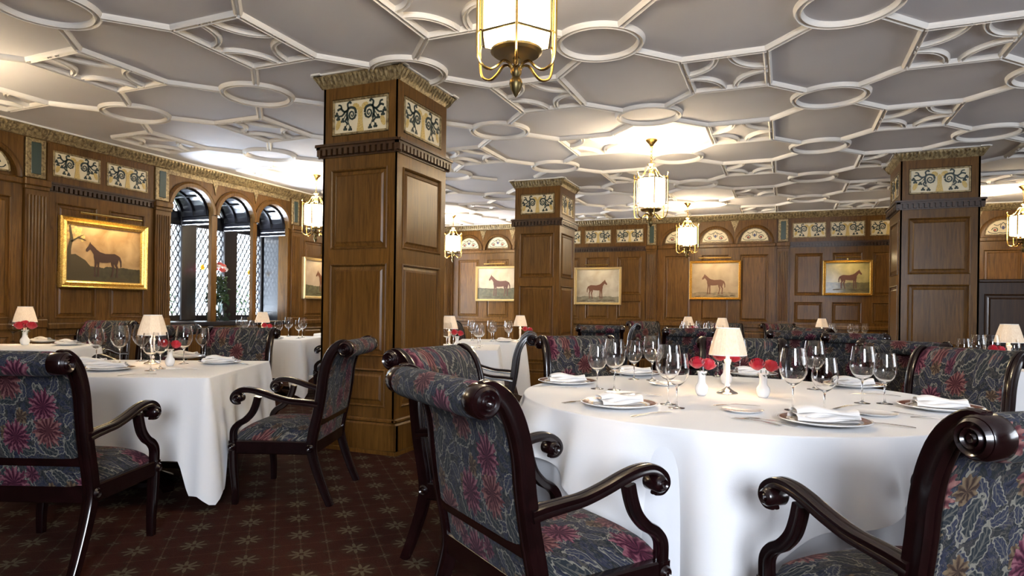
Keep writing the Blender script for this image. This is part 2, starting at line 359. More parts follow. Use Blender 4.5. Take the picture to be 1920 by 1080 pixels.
# ------------------------------------------------------------------ ceiling mouldings
W_, D_ = .030, .034
PROF = [(-W_, 0), (-W_*.93, D_*.5), (-W_*.55, D_), (-W_*.2, D_*.55), (W_*.2, D_*.55), (W_*.55, D_), (W_*.93, D_*.5), (W_, 0)]
NX, NY, DX, DY = -1.22, 4.40, 1.57, 1.80
HX, HY, RR = .30, .37, .29
ring = MB()
ring.grid(48, len(PROF), lambda u, v: ((RR+PROF[round(v*(len(PROF)-1))][0])*math.cos(2*PI*u), (RR+PROF[round(v*(len(PROF)-1))][0])*math.sin(2*PI*u), -PROF[round(v*(len(PROF)-1))][1]), True)
RING = ring.mesh('ring', MOULD, ang=50)
def straight(m, a, b):
    A, B = Vector((*a, 0)), Vector((*b, 0)); sec = [(p, q) for p, q in PROF]
    t = (B-A).normalized(); side = Vector((-t.y, t.x, 0))
    vs = [P+side*p+Vector((0, 0, -q)) for P in (A, B) for p, q in sec]; k = len(sec)
    m.add(vs, [(j, (j+1) % k, (j+1) % k+k, j+k) for j in range(k)]+[tuple(range(k)), tuple(range(k, 2*k))])
RIB = []
for sx, sy in ((1, 1), (-1, 1), (1, -1), (-1, -1)):
    m = MB(); c = Vector((DX/2-HX, DY/2-HY)); u = c.normalized(); straight(m, (u.x*(RR+.02)*sx, u.y*(RR+.02)*sy), (c.x*sx, c.y*sy)); RIB.append(m.mesh('rib', MOULD, ang=50))
star = MB()
for a, b in (((-1, -1), (1, -1)), ((1, -1), (1, 1)), ((1, 1), (-1, 1)), ((-1, 1), (-1, -1))): straight(star, (a[0]*HX, a[1]*HY), (b[0]*HX, b[1]*HY))
for sx in (-1, 1):
    for sy in (-1, 1):
        def fn(u, v, sx=sx, sy=sy):
            p, q = PROF[round(v*(len(PROF)-1))]; a = u*PI/2; rx, ry = HX-.045+p*.8, HY-.045+p*.8
            return (sx*(HX-rx*math.cos(a)), sy*(HY-ry*math.sin(a)), -q*.9)
        star.grid(12, len(PROF), fn)
STAR = star.mesh('star', MOULD, ang=50)
cols_xy = [(-3.52, -2.80, 4.28, 5.06), (-3.68, -2.98, 8.78, 9.50), (1.24, 2.02, 8.68, 9.46)]
def incol(x, y): return any(a-.02 < x < b+.02 and c-.02 < y < d+.02 for a, b, c, d in cols_xy)
for i in range(-4, 5):
    for j in range(-3, 5):
        x, y = NX+i*DX, NY+j*DY
        if XL+.33 < x < XR-.3 and YR < y < YB-.33 : link('ring_moulding', RING, ceiling, (x, y, HC))
        for k, (sx, sy) in enumerate(((1, 1), (-1, 1), (1, -1), (-1, -1))):
            ex, ey = x+sx*(DX/2-HX), y+sy*(DY/2-HY)
            if XL+.1 < min(x, ex)+.0 and max(x, ex) < XR-.1 and max(y, ey) < YB-.1 and -1.5 < y: link('rib_moulding', RIB[k], ceiling, (x, y, HC))
        x, y = x+DX/2, y+DY/2
        if XL+.32 < x < XR-.35 and -1.5 < y < YB-.38 and not incol(x, y): link('star_moulding', STAR, ceiling, (x, y, HC))

# ------------------------------------------------------------------ wall parts (local: x along, -y out of the wall)
def cornice_mesh(L, z=HC, big=1.0):
    m = MB(); pr = [(0, -.13), (.014, -.13), (.024, -.118), (.034, -.105), (.055, -.065), (.072, -.03), (.072, 0), (0, 0)]
    m.add([(x, -p*big, z+q) for x in (0, L) for p, q in pr], [(i, (i+1) % 8, (i+1) % 8+8, i+8) for i in range(8)]+[tuple(range(8)), tuple(range(8, 16))])
    return m
def leaf_row(m, x0, x1, z0, z1, y0, y1, step):
    n = max(1, int((x1-x0)/step)); st = (x1-x0)/n
    for k in range(n):
        a = x0+k*st+st*.12; b = x0+(k+1)*st-st*.12; mid = (a+b)/2
        m.add([(a, y1, z1), (b, y1, z1), (b, y0*.6+y1*.4, (z0+z1)/2), (mid, y0, z0), (a, y0*.6+y1*.4, (z0+z1)/2), (mid, (y0+y1)/2-.012, (z0+z1)/2+.01)], [(0, 5, 1), (1, 5, 2), (2, 5, 3), (3, 5, 4), (4, 5, 0)])
def add_cornice(parent, x0, x1):
    L = x1-x0
    link('cornice', cornice_mesh(L).mesh('cornice', GILT), parent, (x0, 0, 0))
    m = MB(); leaf_row(m, 0, L, HC-.11, HC-.028, -.040, -.082, .05); link('cornice_leaves', m.mesh('cornice_leaves', GILT, smooth=False), parent, (x0, 0, 0), kind='stuff')
    link('cornice_fillet', MB().box(0, L, -.09, 0, HC-.018, HC-.002).mesh('fillet', WHITEP), parent, (x0, 0, 0))
def dentil_mesh(L):
    m = MB(); m.box(0, L, -.055, 0, 2.455, 2.475); m.box(0, L, -.04, 0, 2.435, 2.455); m.box(0, L, -.012, 0, 2.37, 2.435)
    n = int(L/.052); st = L/n
    for k in range(n): m.box(k*st+st*.2, k*st+st*.8, -.042, -.01, 2.385, 2.435)
    return m
def panel_mesh(wd, h):                 # raised and fielded panel with moulded border
    m = MB(); o = .0
    fr = [(0, -.006), (.0, -.026), (.008, -.030), (.016, -.022), (.02, -.008), (.045, -.012), (.06, -.022)]
    vs, fs = [], []
    for ins, y in fr: vs += [(ins, y, ins), (wd-ins, y, ins), (wd-ins, y, h-ins), (ins, y, h-ins)]
    for k in range(len(fr)-1):
        for j in range(4): fs.append((k*4+j, k*4+(j+1) % 4, (k+1)*4+(j+1) % 4, (k+1)*4+j))
    n = (len(fr)-1)*4; fs.append((n, n+1, n+2, n+3)); m.add(vs, fs); return m
_pc = {}
def panel(parent, x0, x1, z0, z1, y=0):
    k = (round(x1-x0, 3), round(z1-z0, 3))
    if k not in _pc: _pc[k] = panel_mesh(*k).mesh('panel', OAK, smooth=False)
    return link('panel', _pc[k], parent, (x0, y, z0))
def framing(parent, x0, x1, z0, z1, holes, t=.02, name='panelling_frame'):
    xs = sorted({x0, x1, *[h[0] for h in holes], *[h[1] for h in holes]}); zs = sorted({z0, z1, *[h[2] for h in holes], *[h[3] for h in holes]}); m = MB()
    for i in range(len(xs)-1):
        run = None
        for j in range(len(zs)-1):
            cx, cz = (xs[i]+xs[i+1])/2, (zs[j]+zs[j+1])/2
            if any(h[0] < cx < h[1] and h[2] < cz < h[3] for h in holes): 
                if run is not None: m.box(xs[i], xs[i+1], -t, 0, run, zs[j]); run = None
            elif run is None: run = zs[j]
        if run is not None: m.box(xs[i], xs[i+1], -t, 0, run, zs[-1])
    return link(name, m.mesh(name, OAK, smooth=False), parent)
# frieze tile with scrolling foliage
def frieze_meshes(wd=.56, h=.28):
    f = MB(); b = .018
    for a in ((-wd/2, wd/2, -h/2, -h/2+b), (-wd/2, wd/2, h/2-b, h/2), (-wd/2, -wd/2+b, -h/2, h/2), (wd/2-b, wd/2, -h/2, h/2)): f.box(a[0], a[1], -.024, 0, a[2], a[3], .003)
    c = MB(); c.box(-wd/2+b*.5, wd/2-b*.5, -.012, 0, -h/2+b*.5, h/2-b*.5)
    g = MB(); o = MB(); y = -.0165
    for sx in (-1, 1):
        def T(L): return [(sx*x*wd/.56, z*h/.28) for x, z in L]
        sp = [(.085+.030*(1-t/14)*math.cos(PI+t*.75)*1.3, .015+.036*(1-t/16)*math.sin(PI+t*.75)*1.15) for t in range(0, 14)]
        g.ribbon(T(sp[::-1]), [.006+.0009*i for i in range(14)], y)
        g.ribbon(T(smooth_path([(.045, .02), (.055, .058), (.095, .072), (.125, .06), (.135, .02), (.125, -.03)])), .020, y)
        g.ribbon(T(smooth_path([(.12, .06), (.13, .10), (.105, .115), (.095, .10)])), .015, y)
        g.ribbon(T(smooth_path([(.13, .05), (.165, .045), (.20, .07), (.235, .06)])), .017, y)
        g.ribbon(T(smooth_path([(.19, .065), (.20, .095), (.225, .10)])), .013, y)
        g.ribbon(T(smooth_path([(.15, .045), (.185, .015), (.215, .01), (.235, -.02)])), .013, y)
        g.ribbon(T(smooth_path([(.13, .0), (.15, -.03), (.12, -.06)])), .013, y)
        g.ribbon(T([(.125, -.03), (.10, -.09)]), .004, y); g.ribbon(T([(.125, -.03), (.15, -.085)]), .004, y); g.ribbon(T([(.14, .03), (.175, -.02)]), .005, y)
        for (x, z) in ((.10, -.095), (.152, -.09), (.178, -.025), (.24, .025), (.225, -.005)):
            for k in range(3): g.disc(sx*(x+.011*math.cos(PI/2+k*2*PI/3))*wd/.56, (z+.011*math.sin(PI/2+k*2*PI/3))*h/.28, .0115, .0115, y-.001, 8)
        o.disc(sx*.225*wd/.56, -.055*h/.28, .022, .045, y, 12, sx*.35)
        o.disc(sx*.045*wd/.56, .075*h/.28, .035, .028, y+.001, 10, sx*.5)
    o.prism([(-.035*wd/.56, -h/2+b), (.035*wd/.56, -h/2+b), (.02, -.03), (.022, .05), (0, .075), (-.022, .05), (-.02, -.03)], y, y+.004)
    return f.mesh('gilt_border', GILT), c.mesh('tile_field', CREAM), g.mesh('scrollwork', GREEN, smooth=False), o.mesh('urn_ornament', OCHRE, smooth=False)
FR = {}
def frieze(parent, x, z, wd=.56, h=.28, y=0, rz=0):
    k = (wd, h)
    if k not in FR: FR[k] = frieze_meshes(wd, h)
    a, b, c, d = FR[k]
    p = link('frieze_panel', b, parent, (x, y, z) if not isinstance(y, tuple) else y, rz)
    link('gilt_border', a, p); link('scrollwork', c, p); link('urn_ornament', d, p); return p
def lunette_meshes(r=.245):
    n = 16; arc = [(r*math.cos(PI*k/n), r*.98*math.sin(PI*k/n)) for k in range(n+1)]
    c = MB(); c.prism(arc, -.012, 0); g = MB(); y = -.0165
    e = MB(); e.sweep([(r*math.cos(PI*k/n), -.012, r*.98*math.sin(PI*k/n)) for k in range(n+1)], [(-.01, -.006), (.01, -.006), (.01, .006), (-.01, .006)], side=(0, 1, 0)); e.box(-r, r, -.02, 0, -.008, .008)
    f = MB()
    for sx in (-1, 1):
        sp = [(sx*(.11+.05*(1-t/15)*math.cos(t*.7)), .075+.048*(1-t/16)*math.sin(t*.7)) for t in range(14)]; g.ribbon(sp, .012, y)
        g.ribbon(smooth_path([(0, .02), (sx*.05, .03), (sx*.10, .02), (sx*.18, .03), (sx*.21, .06)]), .010, y)
        g.ribbon(smooth_path([(sx*.03, .18), (sx*.08, .15), (sx*.13, .17)]), .010, y); g.ribbon(smooth_path([(sx*.03, .10), (sx*.035, .15), (0, .20)]), .009, y)
        f.disc(sx*.11, .075, .018, .018, y-.002)
    h = MB().disc(0, .11, .022, .03, y-.002)
    return c.mesh('tile', CREAM), e.mesh('gilt', GILT), g.mesh('scroll', GREEN, smooth=False), f.mesh('flower', REDG), h.mesh('boss', BLUEG)
LUN = lunette_meshes()
def lunette(parent, x, z, y=-.004):
    p = link('lunette_panel', LUN[0], parent, (x, y, z)); link('gilt_border', LUN[1], p); link('scrollwork', LUN[2], p); link('tile_flower', LUN[3], p); link('tile_boss', LUN[4], p)
def pil_mesh(wd=.2):
    m = MB(); m.box(-wd/2, wd/2, -.05, 0, 0, 2.36); n = 6; st = wd*.86/n
    for k in range(n): m.lathe([(st*.36, 1.0), (st*.36, 2.30)], 8, (-wd*.43+st*(k+.5), -.05, 0))
    m.box(-wd*.56, wd*.56, -.07, 0, 0, .2, .006); m.box(-wd*.53, wd*.53, -.062, 0, .88, .97, .006); m.box(-wd*.54, wd*.54, -.068, 0, 2.36, 2.40, .005); m.box(-wd*.58, wd*.58, -.085, 0, 2.40, 2.475, .008)
    return m.mesh('pilaster', OAK)
PIL = {}
def pilaster(parent, x, wd=.2):
    if wd not in PIL: PIL[wd] = pil_mesh(wd)
    p = link('pilaster', PIL[wd], parent, (x, 0, 0))
    g = MB(); a = wd*.44; g.box(-a, a, -.03, 0, 2.49, 2.91, .006); link('gilt_border', g.mesh('gilt_border', GILT), p)
    link('green_panel', MB().box(-a*.5, a*.5, -.036, 0, 2.53, 2.87, .004).mesh('green_panel', GREENP), p)
def arcade(centers, r, zs, ztop, x0, x1, thick, matl=OAK, zb=None, name='arcade'):
    """board with round headed openings; below zs only the posts"""
    m = MB(); xs = [x0]; edges = []
    for c in centers:
        xs += [c-r*math.cos(PI*k/18) for k in range(19)]
    xs.append(x1)
    def zlow(x):
        for c in centers:
            if abs(x-c) <= r+1e-6: return zs+math.sqrt(max(0, r*r-(x-c)**2))
        return zs
    # front/back faces above the arch
    for a, b in zip(xs[:-1], xs[1:]):
        inarch = any(c-r-1e-6 <= a and b <= c+r+1e-6 for c in centers)
        za, zb_ = (zlow(a), zlow(b)) if inarch else (zs, zs)
        if b-a < 1e-5: continue
        m.add([(a, -thick, za), (b, -thick, zb_), (b, -thick, ztop), (a, -thick, ztop), (a, 0, za), (b, 0, zb_), (b, 0, ztop), (a, 0, ztop)], [(0, 1, 2, 3), (7, 6, 5, 4), (0, 4, 5, 1), (3, 2, 6, 7)])
    if zb is not None:
        ps = [x0]+[q for c in centers for q in (c-r, c+r)]+[x1]
        for a, b in zip(ps[::2], ps[1::2]):
            if b-a > 1e-3: m.box(a, b, -thick, 0, zb, zs)
    return m
def archivolt_mesh(r, wd=.028, t=.03):
    m = MB(); n = 20
    m.sweep([(-r*math.cos(PI*k/n), 0, r*math.sin(PI*k/n)) for k in range(n+1)], [(-t, -wd), (-t, wd*.2), (-t*.5, wd), (0, wd), (0, -wd)], side=(0, 1, 0)); return m
AV = archivolt_mesh(.325).mesh('archivolt', OAK)
SP = MB().prism([(-.075, .15), (.075, .15), (.045, .07), (.012, -.02), (0, -.10), (-.012, -.02), (-.045, .07)], -.008, 0).mesh('spandrel_ornament', GILT)
ZM, ZL = 1.42, .90
def rect_bay(parent, x0, x1, xs, wd, fw=.56):
    holes = [(c-wd/2, c+wd/2, z0, z1) for c in xs for z0, z1 in ((.24, .80), (.98, 1.36), (1.48, 2.26))]
    framing(parent, x0, x1, 0, 2.37, holes)
    for h in holes: panel(parent, h[0], h[1], h[2], h[3])
    link('dentil_moulding', dentil_mesh(x1-x0).mesh('dentil', OAKD, smooth=False), parent, (x0, 0, 0))
    framing(parent, x0, x1, 2.475, 2.90, [(c-fw/2, c+fw/2, 2.55, 2.83) for c in xs], .014, 'frieze_board')
    for c in xs: frieze(parent, c, 2.69, fw, .28, 0)
    link('chair_rail', MB().box(x0, x1, -.05, 0, .86, .93, .01).mesh('chair_rail', OAK), parent); link('plinth', MB().box(x0, x1, -.045, 0, 0, .17, .01).mesh('plinth', OAK), parent)
def arch_bay(parent, x0, x1, xs, pitch):
    wd = pitch-.20
    holes = [(c-wd/2, c+wd/2, z0, z1) for c in xs for z0, z1 in ((.24, .80), (.98, 2.26))]
    framing(parent, x0, x1, 0, 2.40, holes)
    for h in holes: panel(parent, h[0], h[1], h[2], h[3])
    link('impost_moulding', MB().box(x0, x1, -.05, 0, 2.40, 2.47, .012).mesh('impost', OAK), parent)
    link('arch_board', arcade(xs, .31, 2.47, 2.91, x0, x1, .03).mesh('arch_board', OAK), parent)
    for c in xs: link('archivolt', AV, parent, (c, -.03, 2.47)); lunette(parent, c, 2.515)
    for a, b in zip(xs[:-1], xs[1:]): link('spandrel_ornament', SP, parent, ((a+b)/2, -.03, 2.76))
    link('chair_rail', MB().box(x0, x1, -.05, 0, .86, .93, .01).mesh('chair_rail', OAK), parent); link('plinth', MB().box(x0, x1, -.045, 0, 0, .17, .01).mesh('plinth', OAK), parent)
for x in (-7.1, -4.71, -2.47, -.02, 2.16, 4.6, 6.9): pilaster(wb, x)
arch_bay(wb, -6.98, -4.83, (-6.6, -5.88, -5.17), .72); rect_bay(wb, -4.59, -2.59, (-4.24, -3.59, -2.92), .5)
arch_bay(wb, -2.35, -.14, (-1.955, -1.24, -.525), .715); rect_bay(wb, .10, 2.04, (.42, 1.05, 1.69), .48)
arch_bay(wb, 2.28, 4.48, (2.63, 3.36, 4.09), .73); rect_bay(wb, 4.72, 6.78, (5.05, 5.75, 6.45), .5)
add_cornice(wb, XL, XR)
for x, ww in ((4.355, .23), (5.88, .22), (8.34, .2), (1.9, .23), (11.2, .2)): pilaster(wl_o, x, ww)
rect_bay(wl_o, 4.48, 5.76, (4.80, 5.41), .46, .53); arch_bay(wl_o, 2.02, 4.23, (2.4, 3.13, 3.86), .73)
rect_bay(wl_o, 8.45, 11.08, (8.80, 9.44, 10.09, 10.73), .48); rect_bay(wl_o, -.3, 1.77, (.1, .75, 1.4), .5)
add_cornice(wl_o, YR, YB)
# the three arched window openings in front of a deep bay
ac = (6.35, 7.115, 7.86); AR = .335
link('arcade', arcade(ac, AR, 2.42, HC, 5.99, 8.22, .06, OAK, .86).mesh('arcade', OAK), wl_o, (0, .06, 0))
AV2 = archivolt_mesh(AR+.03, .035, .04).mesh('archivolt', OAK)
for c in ac: link('archivolt', AV2, wl_o, (c, 0, 2.42))
for c in (6.735, 7.49): link('spandrel_ornament', SP, wl_o, (c, -.004, 2.80))
link('window_frieze_ground', MB().box(5.99, 8.22, -.008, 0, 2.86, 2.92).mesh('g', GILT), wl_o)
XW = -8.10
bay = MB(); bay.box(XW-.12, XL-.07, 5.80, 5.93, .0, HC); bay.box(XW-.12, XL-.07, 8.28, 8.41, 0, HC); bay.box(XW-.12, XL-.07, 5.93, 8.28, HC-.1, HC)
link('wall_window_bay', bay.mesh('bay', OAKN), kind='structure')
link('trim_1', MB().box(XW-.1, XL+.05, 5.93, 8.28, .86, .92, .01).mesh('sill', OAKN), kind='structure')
win = MB()
LC = (6.445, 7.215, 7.985); LW = .25
ys = [5.93]+[q for c in LC for q in (c-LW, c+LW)]+[8.28]
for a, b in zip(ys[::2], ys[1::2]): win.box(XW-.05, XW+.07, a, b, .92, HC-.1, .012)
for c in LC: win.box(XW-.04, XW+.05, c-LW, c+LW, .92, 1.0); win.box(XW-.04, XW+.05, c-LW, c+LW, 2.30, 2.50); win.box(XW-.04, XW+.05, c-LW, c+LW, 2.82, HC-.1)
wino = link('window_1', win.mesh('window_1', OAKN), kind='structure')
vault = MB(); n = 14
for c in ac:
    for k in range(n):
        a, b = PI*k/n, PI*(k+1)/n; r0, r1 = AR, AR+.03
        vs = [(x, c+r*math.cos(t), 2.42+r*math.sin(t)) for x in (XL-.07, XW+.07) for r in (r0, r1) for t in (a, b)]
        vault.add(vs, [(0, 1, 5, 4), (2, 6, 7, 3), (0, 2, 3, 1), (4, 5, 7, 6)])
    for x in (XL-.10, XL-.36, XW+.09):
        vault.sweep([(x, c+(AR-.012)*math.cos(PI*k/16), 2.42+(AR-.012)*math.sin(PI*k/16)) for k in range(17)], [(-.018, -.014), (.018, -.014), (.018, .014), (-.018, .014)], side=(1, 0, 0))
    for t in (.9, PI/2, PI-.9): vault.box(XW+.07, XL-.07, c+(AR-.01)*math.cos(t)-.012, c+(AR-.01)*math.cos(t)+.012, 2.42+(AR-.02)*math.sin(t)-.006, 2.42+(AR)*math.sin(t))
link('window_vault', vault.mesh('vault', OAKN), wino)
imp = MB()
for y in (5.99, 6.735, 7.4875, 8.24):
    imp.box(XW+.07, XL-.06, y-.04, y+.04, 2.30, 2.345, .008); imp.box(XW+.07, XL-.06, y-.048, y+.048, 2.355, 2.42, .01)
link('vault_impost', imp.mesh('impost', OAKN), wino)
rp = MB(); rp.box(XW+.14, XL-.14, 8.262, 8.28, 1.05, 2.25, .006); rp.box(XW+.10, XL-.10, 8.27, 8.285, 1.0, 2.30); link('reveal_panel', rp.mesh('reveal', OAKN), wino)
# leaded diamond panes
dw, dh = .0835, .148
PANE = MB().add([(0, 0, dh/2-.004), (0, dw/2-.003, 0), (0, 0, -dh/2+.004), (0, -dw/2+.003, 0), (.004, 0, dh/2-.004), (.004, dw/2-.003, 0), (.004, 0, -dh/2+.004), (.004, -dw/2+.003, 0)], [(0, 1, 2, 3), (4, 7, 6, 5), (0, 4, 5, 1), (1, 5, 6, 2), (2, 6, 7, 3), (3, 7, 4, 0)]).mesh('pane', WPANE, smooth=False)
cnt = 0
for c in LC:
    lead = MB()
    for z0, z1 in ((1.0, 2.30), (2.50, 2.82)):
        sl = dh/dw; H_ = z1-z0; W2 = LW
        for sg in (1, -1):
            kk = -20
            for kk in range(-20, 24):
                # lines y = c-W + (z-z0)/sl*sg + kk*dw
                a = kk*dw; pts = []
                for t in (0, H_): pts.append((a+sg*t/sl, t))
                (ya, ta), (yb, tb) = pts
                # clip to 0..2W
                def clip(ya, ta, yb, tb):
                    if ya > yb: ya, ta, yb, tb = yb, tb, ya, ta
                    if yb <= 0 or ya >= 2*W2: return None
                    if ya < 0: ta += (tb-ta)*(0-ya)/(yb-ya); ya = 0
                    if yb > 2*W2: tb = ta+(tb-ta)*(2*W2-ya)/(yb-ya); yb = 2*W2
                    return ya, ta, yb, tb
                q = clip(ya, ta, yb, tb)
                if q and abs(q[2]-q[0]) > 1e-3: lead.sweep([(XW, c-W2+q[0], z0+q[1]), (XW, c-W2+q[2], z0+q[3])], [(-.005, -.007), (.005, -.007), (.005, .007), (-.005, .007)], side=(1, 0, 0))
        for i in range(0, 7):
            for j in range(0, 2*int(H_/dh)+2):
                y = (i+(.5 if j % 2 == 0 else 0))*dw; z = j*dh/2+(0 if True else 0)
                if .02 < y < 2*W2-.02 and dh*.3 < z < H_-dh*.3 and cnt < 300:
                    link('pane', PANE, wino, (XW-.002, c-W2+y, z0+z)); cnt += 1
    link('leading', lead.mesh('leading', LEAD, smooth=False), wino)
# yellow leaded flower device in the glass
for (y, z) in ((7.12, 1.72), (8.05, 1.70)):
    m = MB()
    for k in range(6): m.disc(0, 0, .05, .022, 0, 8, k*PI/3)
    m.xf(Matrix.Rotation(-PI/2, 4, 'Z')); link('painted_glass_flower', m.mesh('gf', YELL), wino, (XW+.006, y, z))
# shrubs outside the window
for k in range(5):
    m = MB()
    for i in range(260):
        a = random.random()*2*PI; b = math.acos(2*random.random()-1); r = .55*(random.random()**.4); x, y, z = r*math.sin(b)*math.cos(a), r*math.sin(b)*math.sin(a)*1.2, r*math.cos(b)*1.3; s_ = .05
        d1 = Vector((random.uniform(-1, 1), random.uniform(-1, 1), random.uniform(-1, 1))).normalized()*s_; d2 = d1.orthogonal().normalized()*s_*.5; p = Vector((x, y, z))
        m.add([p-d1, p+d2, p+d1, p-d2], [(0, 1, 2, 3)])
    m.lathe([(.03, -1.2), (.02, 0)], 6)
    link('garden_shrub', m.mesh('shrub', [LEAF]), None, (-11.2-.5*(k % 2), 4.6+k*1.6, 1.0), label=('leftmost', 'second', 'middle', 'fourth', 'rightmost')[k]+' leafy green shrub outdoors behind the leaded windows', cat='shrub', group='shrubs outside the windows')
link('garden_ground', MB().box(-20, XW-.6, -2, 20, -.35, -.2).mesh('gg', mat('garden_grass', (.10, .16, .05), .9)), kind='structure')

# mullion frames added in front of the other daylight area lamps, walls solid behind
def window_frame(name, loc, rz, wd, h):
    m = MB()
    for x in [-wd/2+wd*k/5 for k in range(6)]: m.box(x-.035, x+.035, -.05, .03, -h/2, h/2)
    for z in (-h/2, h*.22, h/2): m.box(-wd/2, wd/2, -.045, .025, z-.035, z+.035)
    link(name, m.mesh(name, OAKN, smooth=False), None, loc, rz, kind='structure')
window_frame('added_frame_rear', (1.6, -2.85, 1.95), PI, 1.9, 1.7)
window_frame('added_frame_right', (7.22, 4.5, 1.8), PI/2, 4.1, 1.65)
window_frame('added_frame_far', (-7.2, 11.9, 1.7), PI/2, 1.6, 1.8)

# ------------------------------------------------------------------ columns
def column(x0, x1, y0, y1, label):
    wx, wy = x1-x0, y1-y0; r = link('panelled_column', None, None, ((x0+x1)/2, (y0+y1)/2, 0), 0, label, 'column', 'panelled oak columns')
    m = MB(); m.box(-wx/2+.02, wx/2-.02, -wy/2+.02, wy/2-.02, 0, HC); link('shaft', m.mesh('shaft', OAK), r)
    for (hw, hd, rz) in ((wx/2, wy/2, 0), (wy/2, wx/2, PI/2), (wx/2, wy/2, PI), (wy/2, wx/2, -PI/2)):
        R = Matrix.Rotation(rz, 4, 'Z')
        def lk(name, me, x, z, y=-hd, kind=None):
            o = link(name, me, r, R @ Vector((x, y+.02, z)), rz, kind=kind); return o
        pw = hw-.085
        holes = [(-pw, pw, z0, z1) for z0, z1 in ((.36, .66), (.76, 1.50), (1.62, 2.27))]
        ho = hw-(.0012 if rz in (0, PI) else 0); zs = [0]+[q for h in holes for q in h[2:]]+[2.37]; f = MB()
        f.box(-ho, -pw, -.02, .0, 0, 2.37); f.box(pw, ho, -.02, .0, 0, 2.37)
        for a, b in zip(zs[::2], zs[1::2]): f.box(-pw, pw, -.02, 0, a, b)
        lk('panelling_frame', f.mesh('frame', OAK, smooth=False), 0, 0)
        for h in holes:
            k = (round(2*pw, 3), round(h[3]-h[2], 3))
            if k not in _pc: _pc[k] = panel_mesh(*k).mesh('panel', OAK, smooth=False)
            lk('panel', _pc[k], h[0], h[2], -hd+.0)
        d = dentil_mesh(2*hw+.08); d.v = [(x-hw-.04, y-.02, z) for x, y, z in d.v]; lk('dentil_moulding', d.mesh('dentil', OAKD, smooth=False), 0, 0)
        f = MB(); a = .27 if hw > .3 else hw-.09
        a = hw-.085; f.box(-ho, -a, -.02, 0, 2.475, 2.95); f.box(a, ho, -.02, 0, 2.475, 2.95); f.box(-a, a, -.02, 0, 2.475, 2.545); f.box(-a, a, -.02, 0, 2.845, 2.95); lk('frieze_board', f.mesh('fb', OAK, smooth=False), 0, 0)
        p = frieze(r, 0, 0, round(2*a-.01, 2), .29, tuple(R @ Vector((0, -hd+.02, 2.695))), rz)
        bm = MB(); bm.box(-hw-.035, hw+.035, -.055, 0, 0, .24, .012); bm.box(-hw-.02, hw+.02, -.04, 0, .24, .275, .01); bm.box(-hw-.045, hw+.045, -.075, 0, 0, .03); lk('plinth', bm.mesh('plinth', OAK), 0, 0)
        cm = MB(); pr = [(0, -.108), (.02, -.108), (.028, -.095), (.042, -.07), (.06, -.04), (.072, -.022), (.072, -.012), (0, -.012)]; e = hw
        vs = [(sx*(e+p_), -p_-.0, HC+q) for sx in (-1, 1) for p_, q in pr]; cm.add(vs, [(i, (i+1) % 8, (i+1) % 8+8, i+8) for i in range(8)]); lk('capital_moulding', cm.mesh('cap', GILT), 0, 0, -hd-.0)
        lm = MB(); leaf_row(lm, -e-.045, e+.045, HC-.095, HC-.024, -.040, -.078, .040); lk('capital_leaves', lm.mesh('leaves', GILT, smooth=False), 0, 0, -hd, 'stuff')
        lk('capital_fillet', MB().box(-e-.088, e+.088, -.088, 0, HC-.014, HC-.001).mesh('fillet', WHITEP), 0, 0, -hd)
    return r
column(*cols_xy[0], 'tall oak-panelled square column standing nearest the camera, left of centre')
column(*cols_xy[1], 'smallest-looking oak-panelled column in the middle distance, left of the white-coated horse painting')
column(*cols_xy[2], 'oak-panelled column at the right, beside the low partition')
# low partition running right from the right-hand column
pt = link('low_partition', None, None, (2.06, 8.95, 0), 0, 'low dark oak-panelled partition running right from the right-hand column', 'partition')
link('core', MB().box(0, 3.6, -.04, .08, 0, 1.53).mesh('core', OAKD), pt); link('capping_rail', MB().box(0, 3.6, -.07, .11, 1.53, 1.57, .01).mesh('cap', OAKD), pt)
for k in range(6):
    m = panel_mesh(.5, .95); m.v = [(x, y-.03, z) for x, y, z in m.v]; link('panel', m.mesh('panel', OAKD, smooth=False), pt, (.06+k*.59, 0, .45))

# ------------------------------------------------------------------ paintings
HP = [(-.50, .72), (-.50, .78), (-.44, .88), (-.41, .95), (-.395, 1.0), (-.375, .95), (-.30, .88), (-.22, .79), (-.14, .73), (0, .69), (.14, .70), (.25, .71), (.33, .67), (.40, .62), (.44, .50), (.44, .34), (.41, .30), (.40, .45), (.365, .55), (.35, .48), (.32, .37), (.35, .29), (.34, .15), (.33, .06), (.345, 0), (.28, 0), (.295, .06), (.30, .15), (.30, .28), (.26, .36), (.23, .42), (.23, .36), (.25, .28), (.22, .14), (.20, .05), (.205, 0), (.14, 0), (.165, .06), (.185, .15), (.195, .27), (.16, .38), (.15, .45), (.05, .43), (-.08, .42), (-.15, .43), (-.16, .34), (-.155, .22), (-.16, .08), (-.15, 0), (-.215, 0), (-.20, .06), (-.20, .20), (-.205, .33), (-.215, .42), (-.225, .34), (-.245, .22), (-.25, .08), (-.245, 0), (-.305, 0), (-.29, .06), (-.285, .20), (-.275, .36), (-.28, .47), (-.30, .56), (-.30, .64), (-.34, .72), (-.38, .78), (-.41, .77), (-.46, .71)]
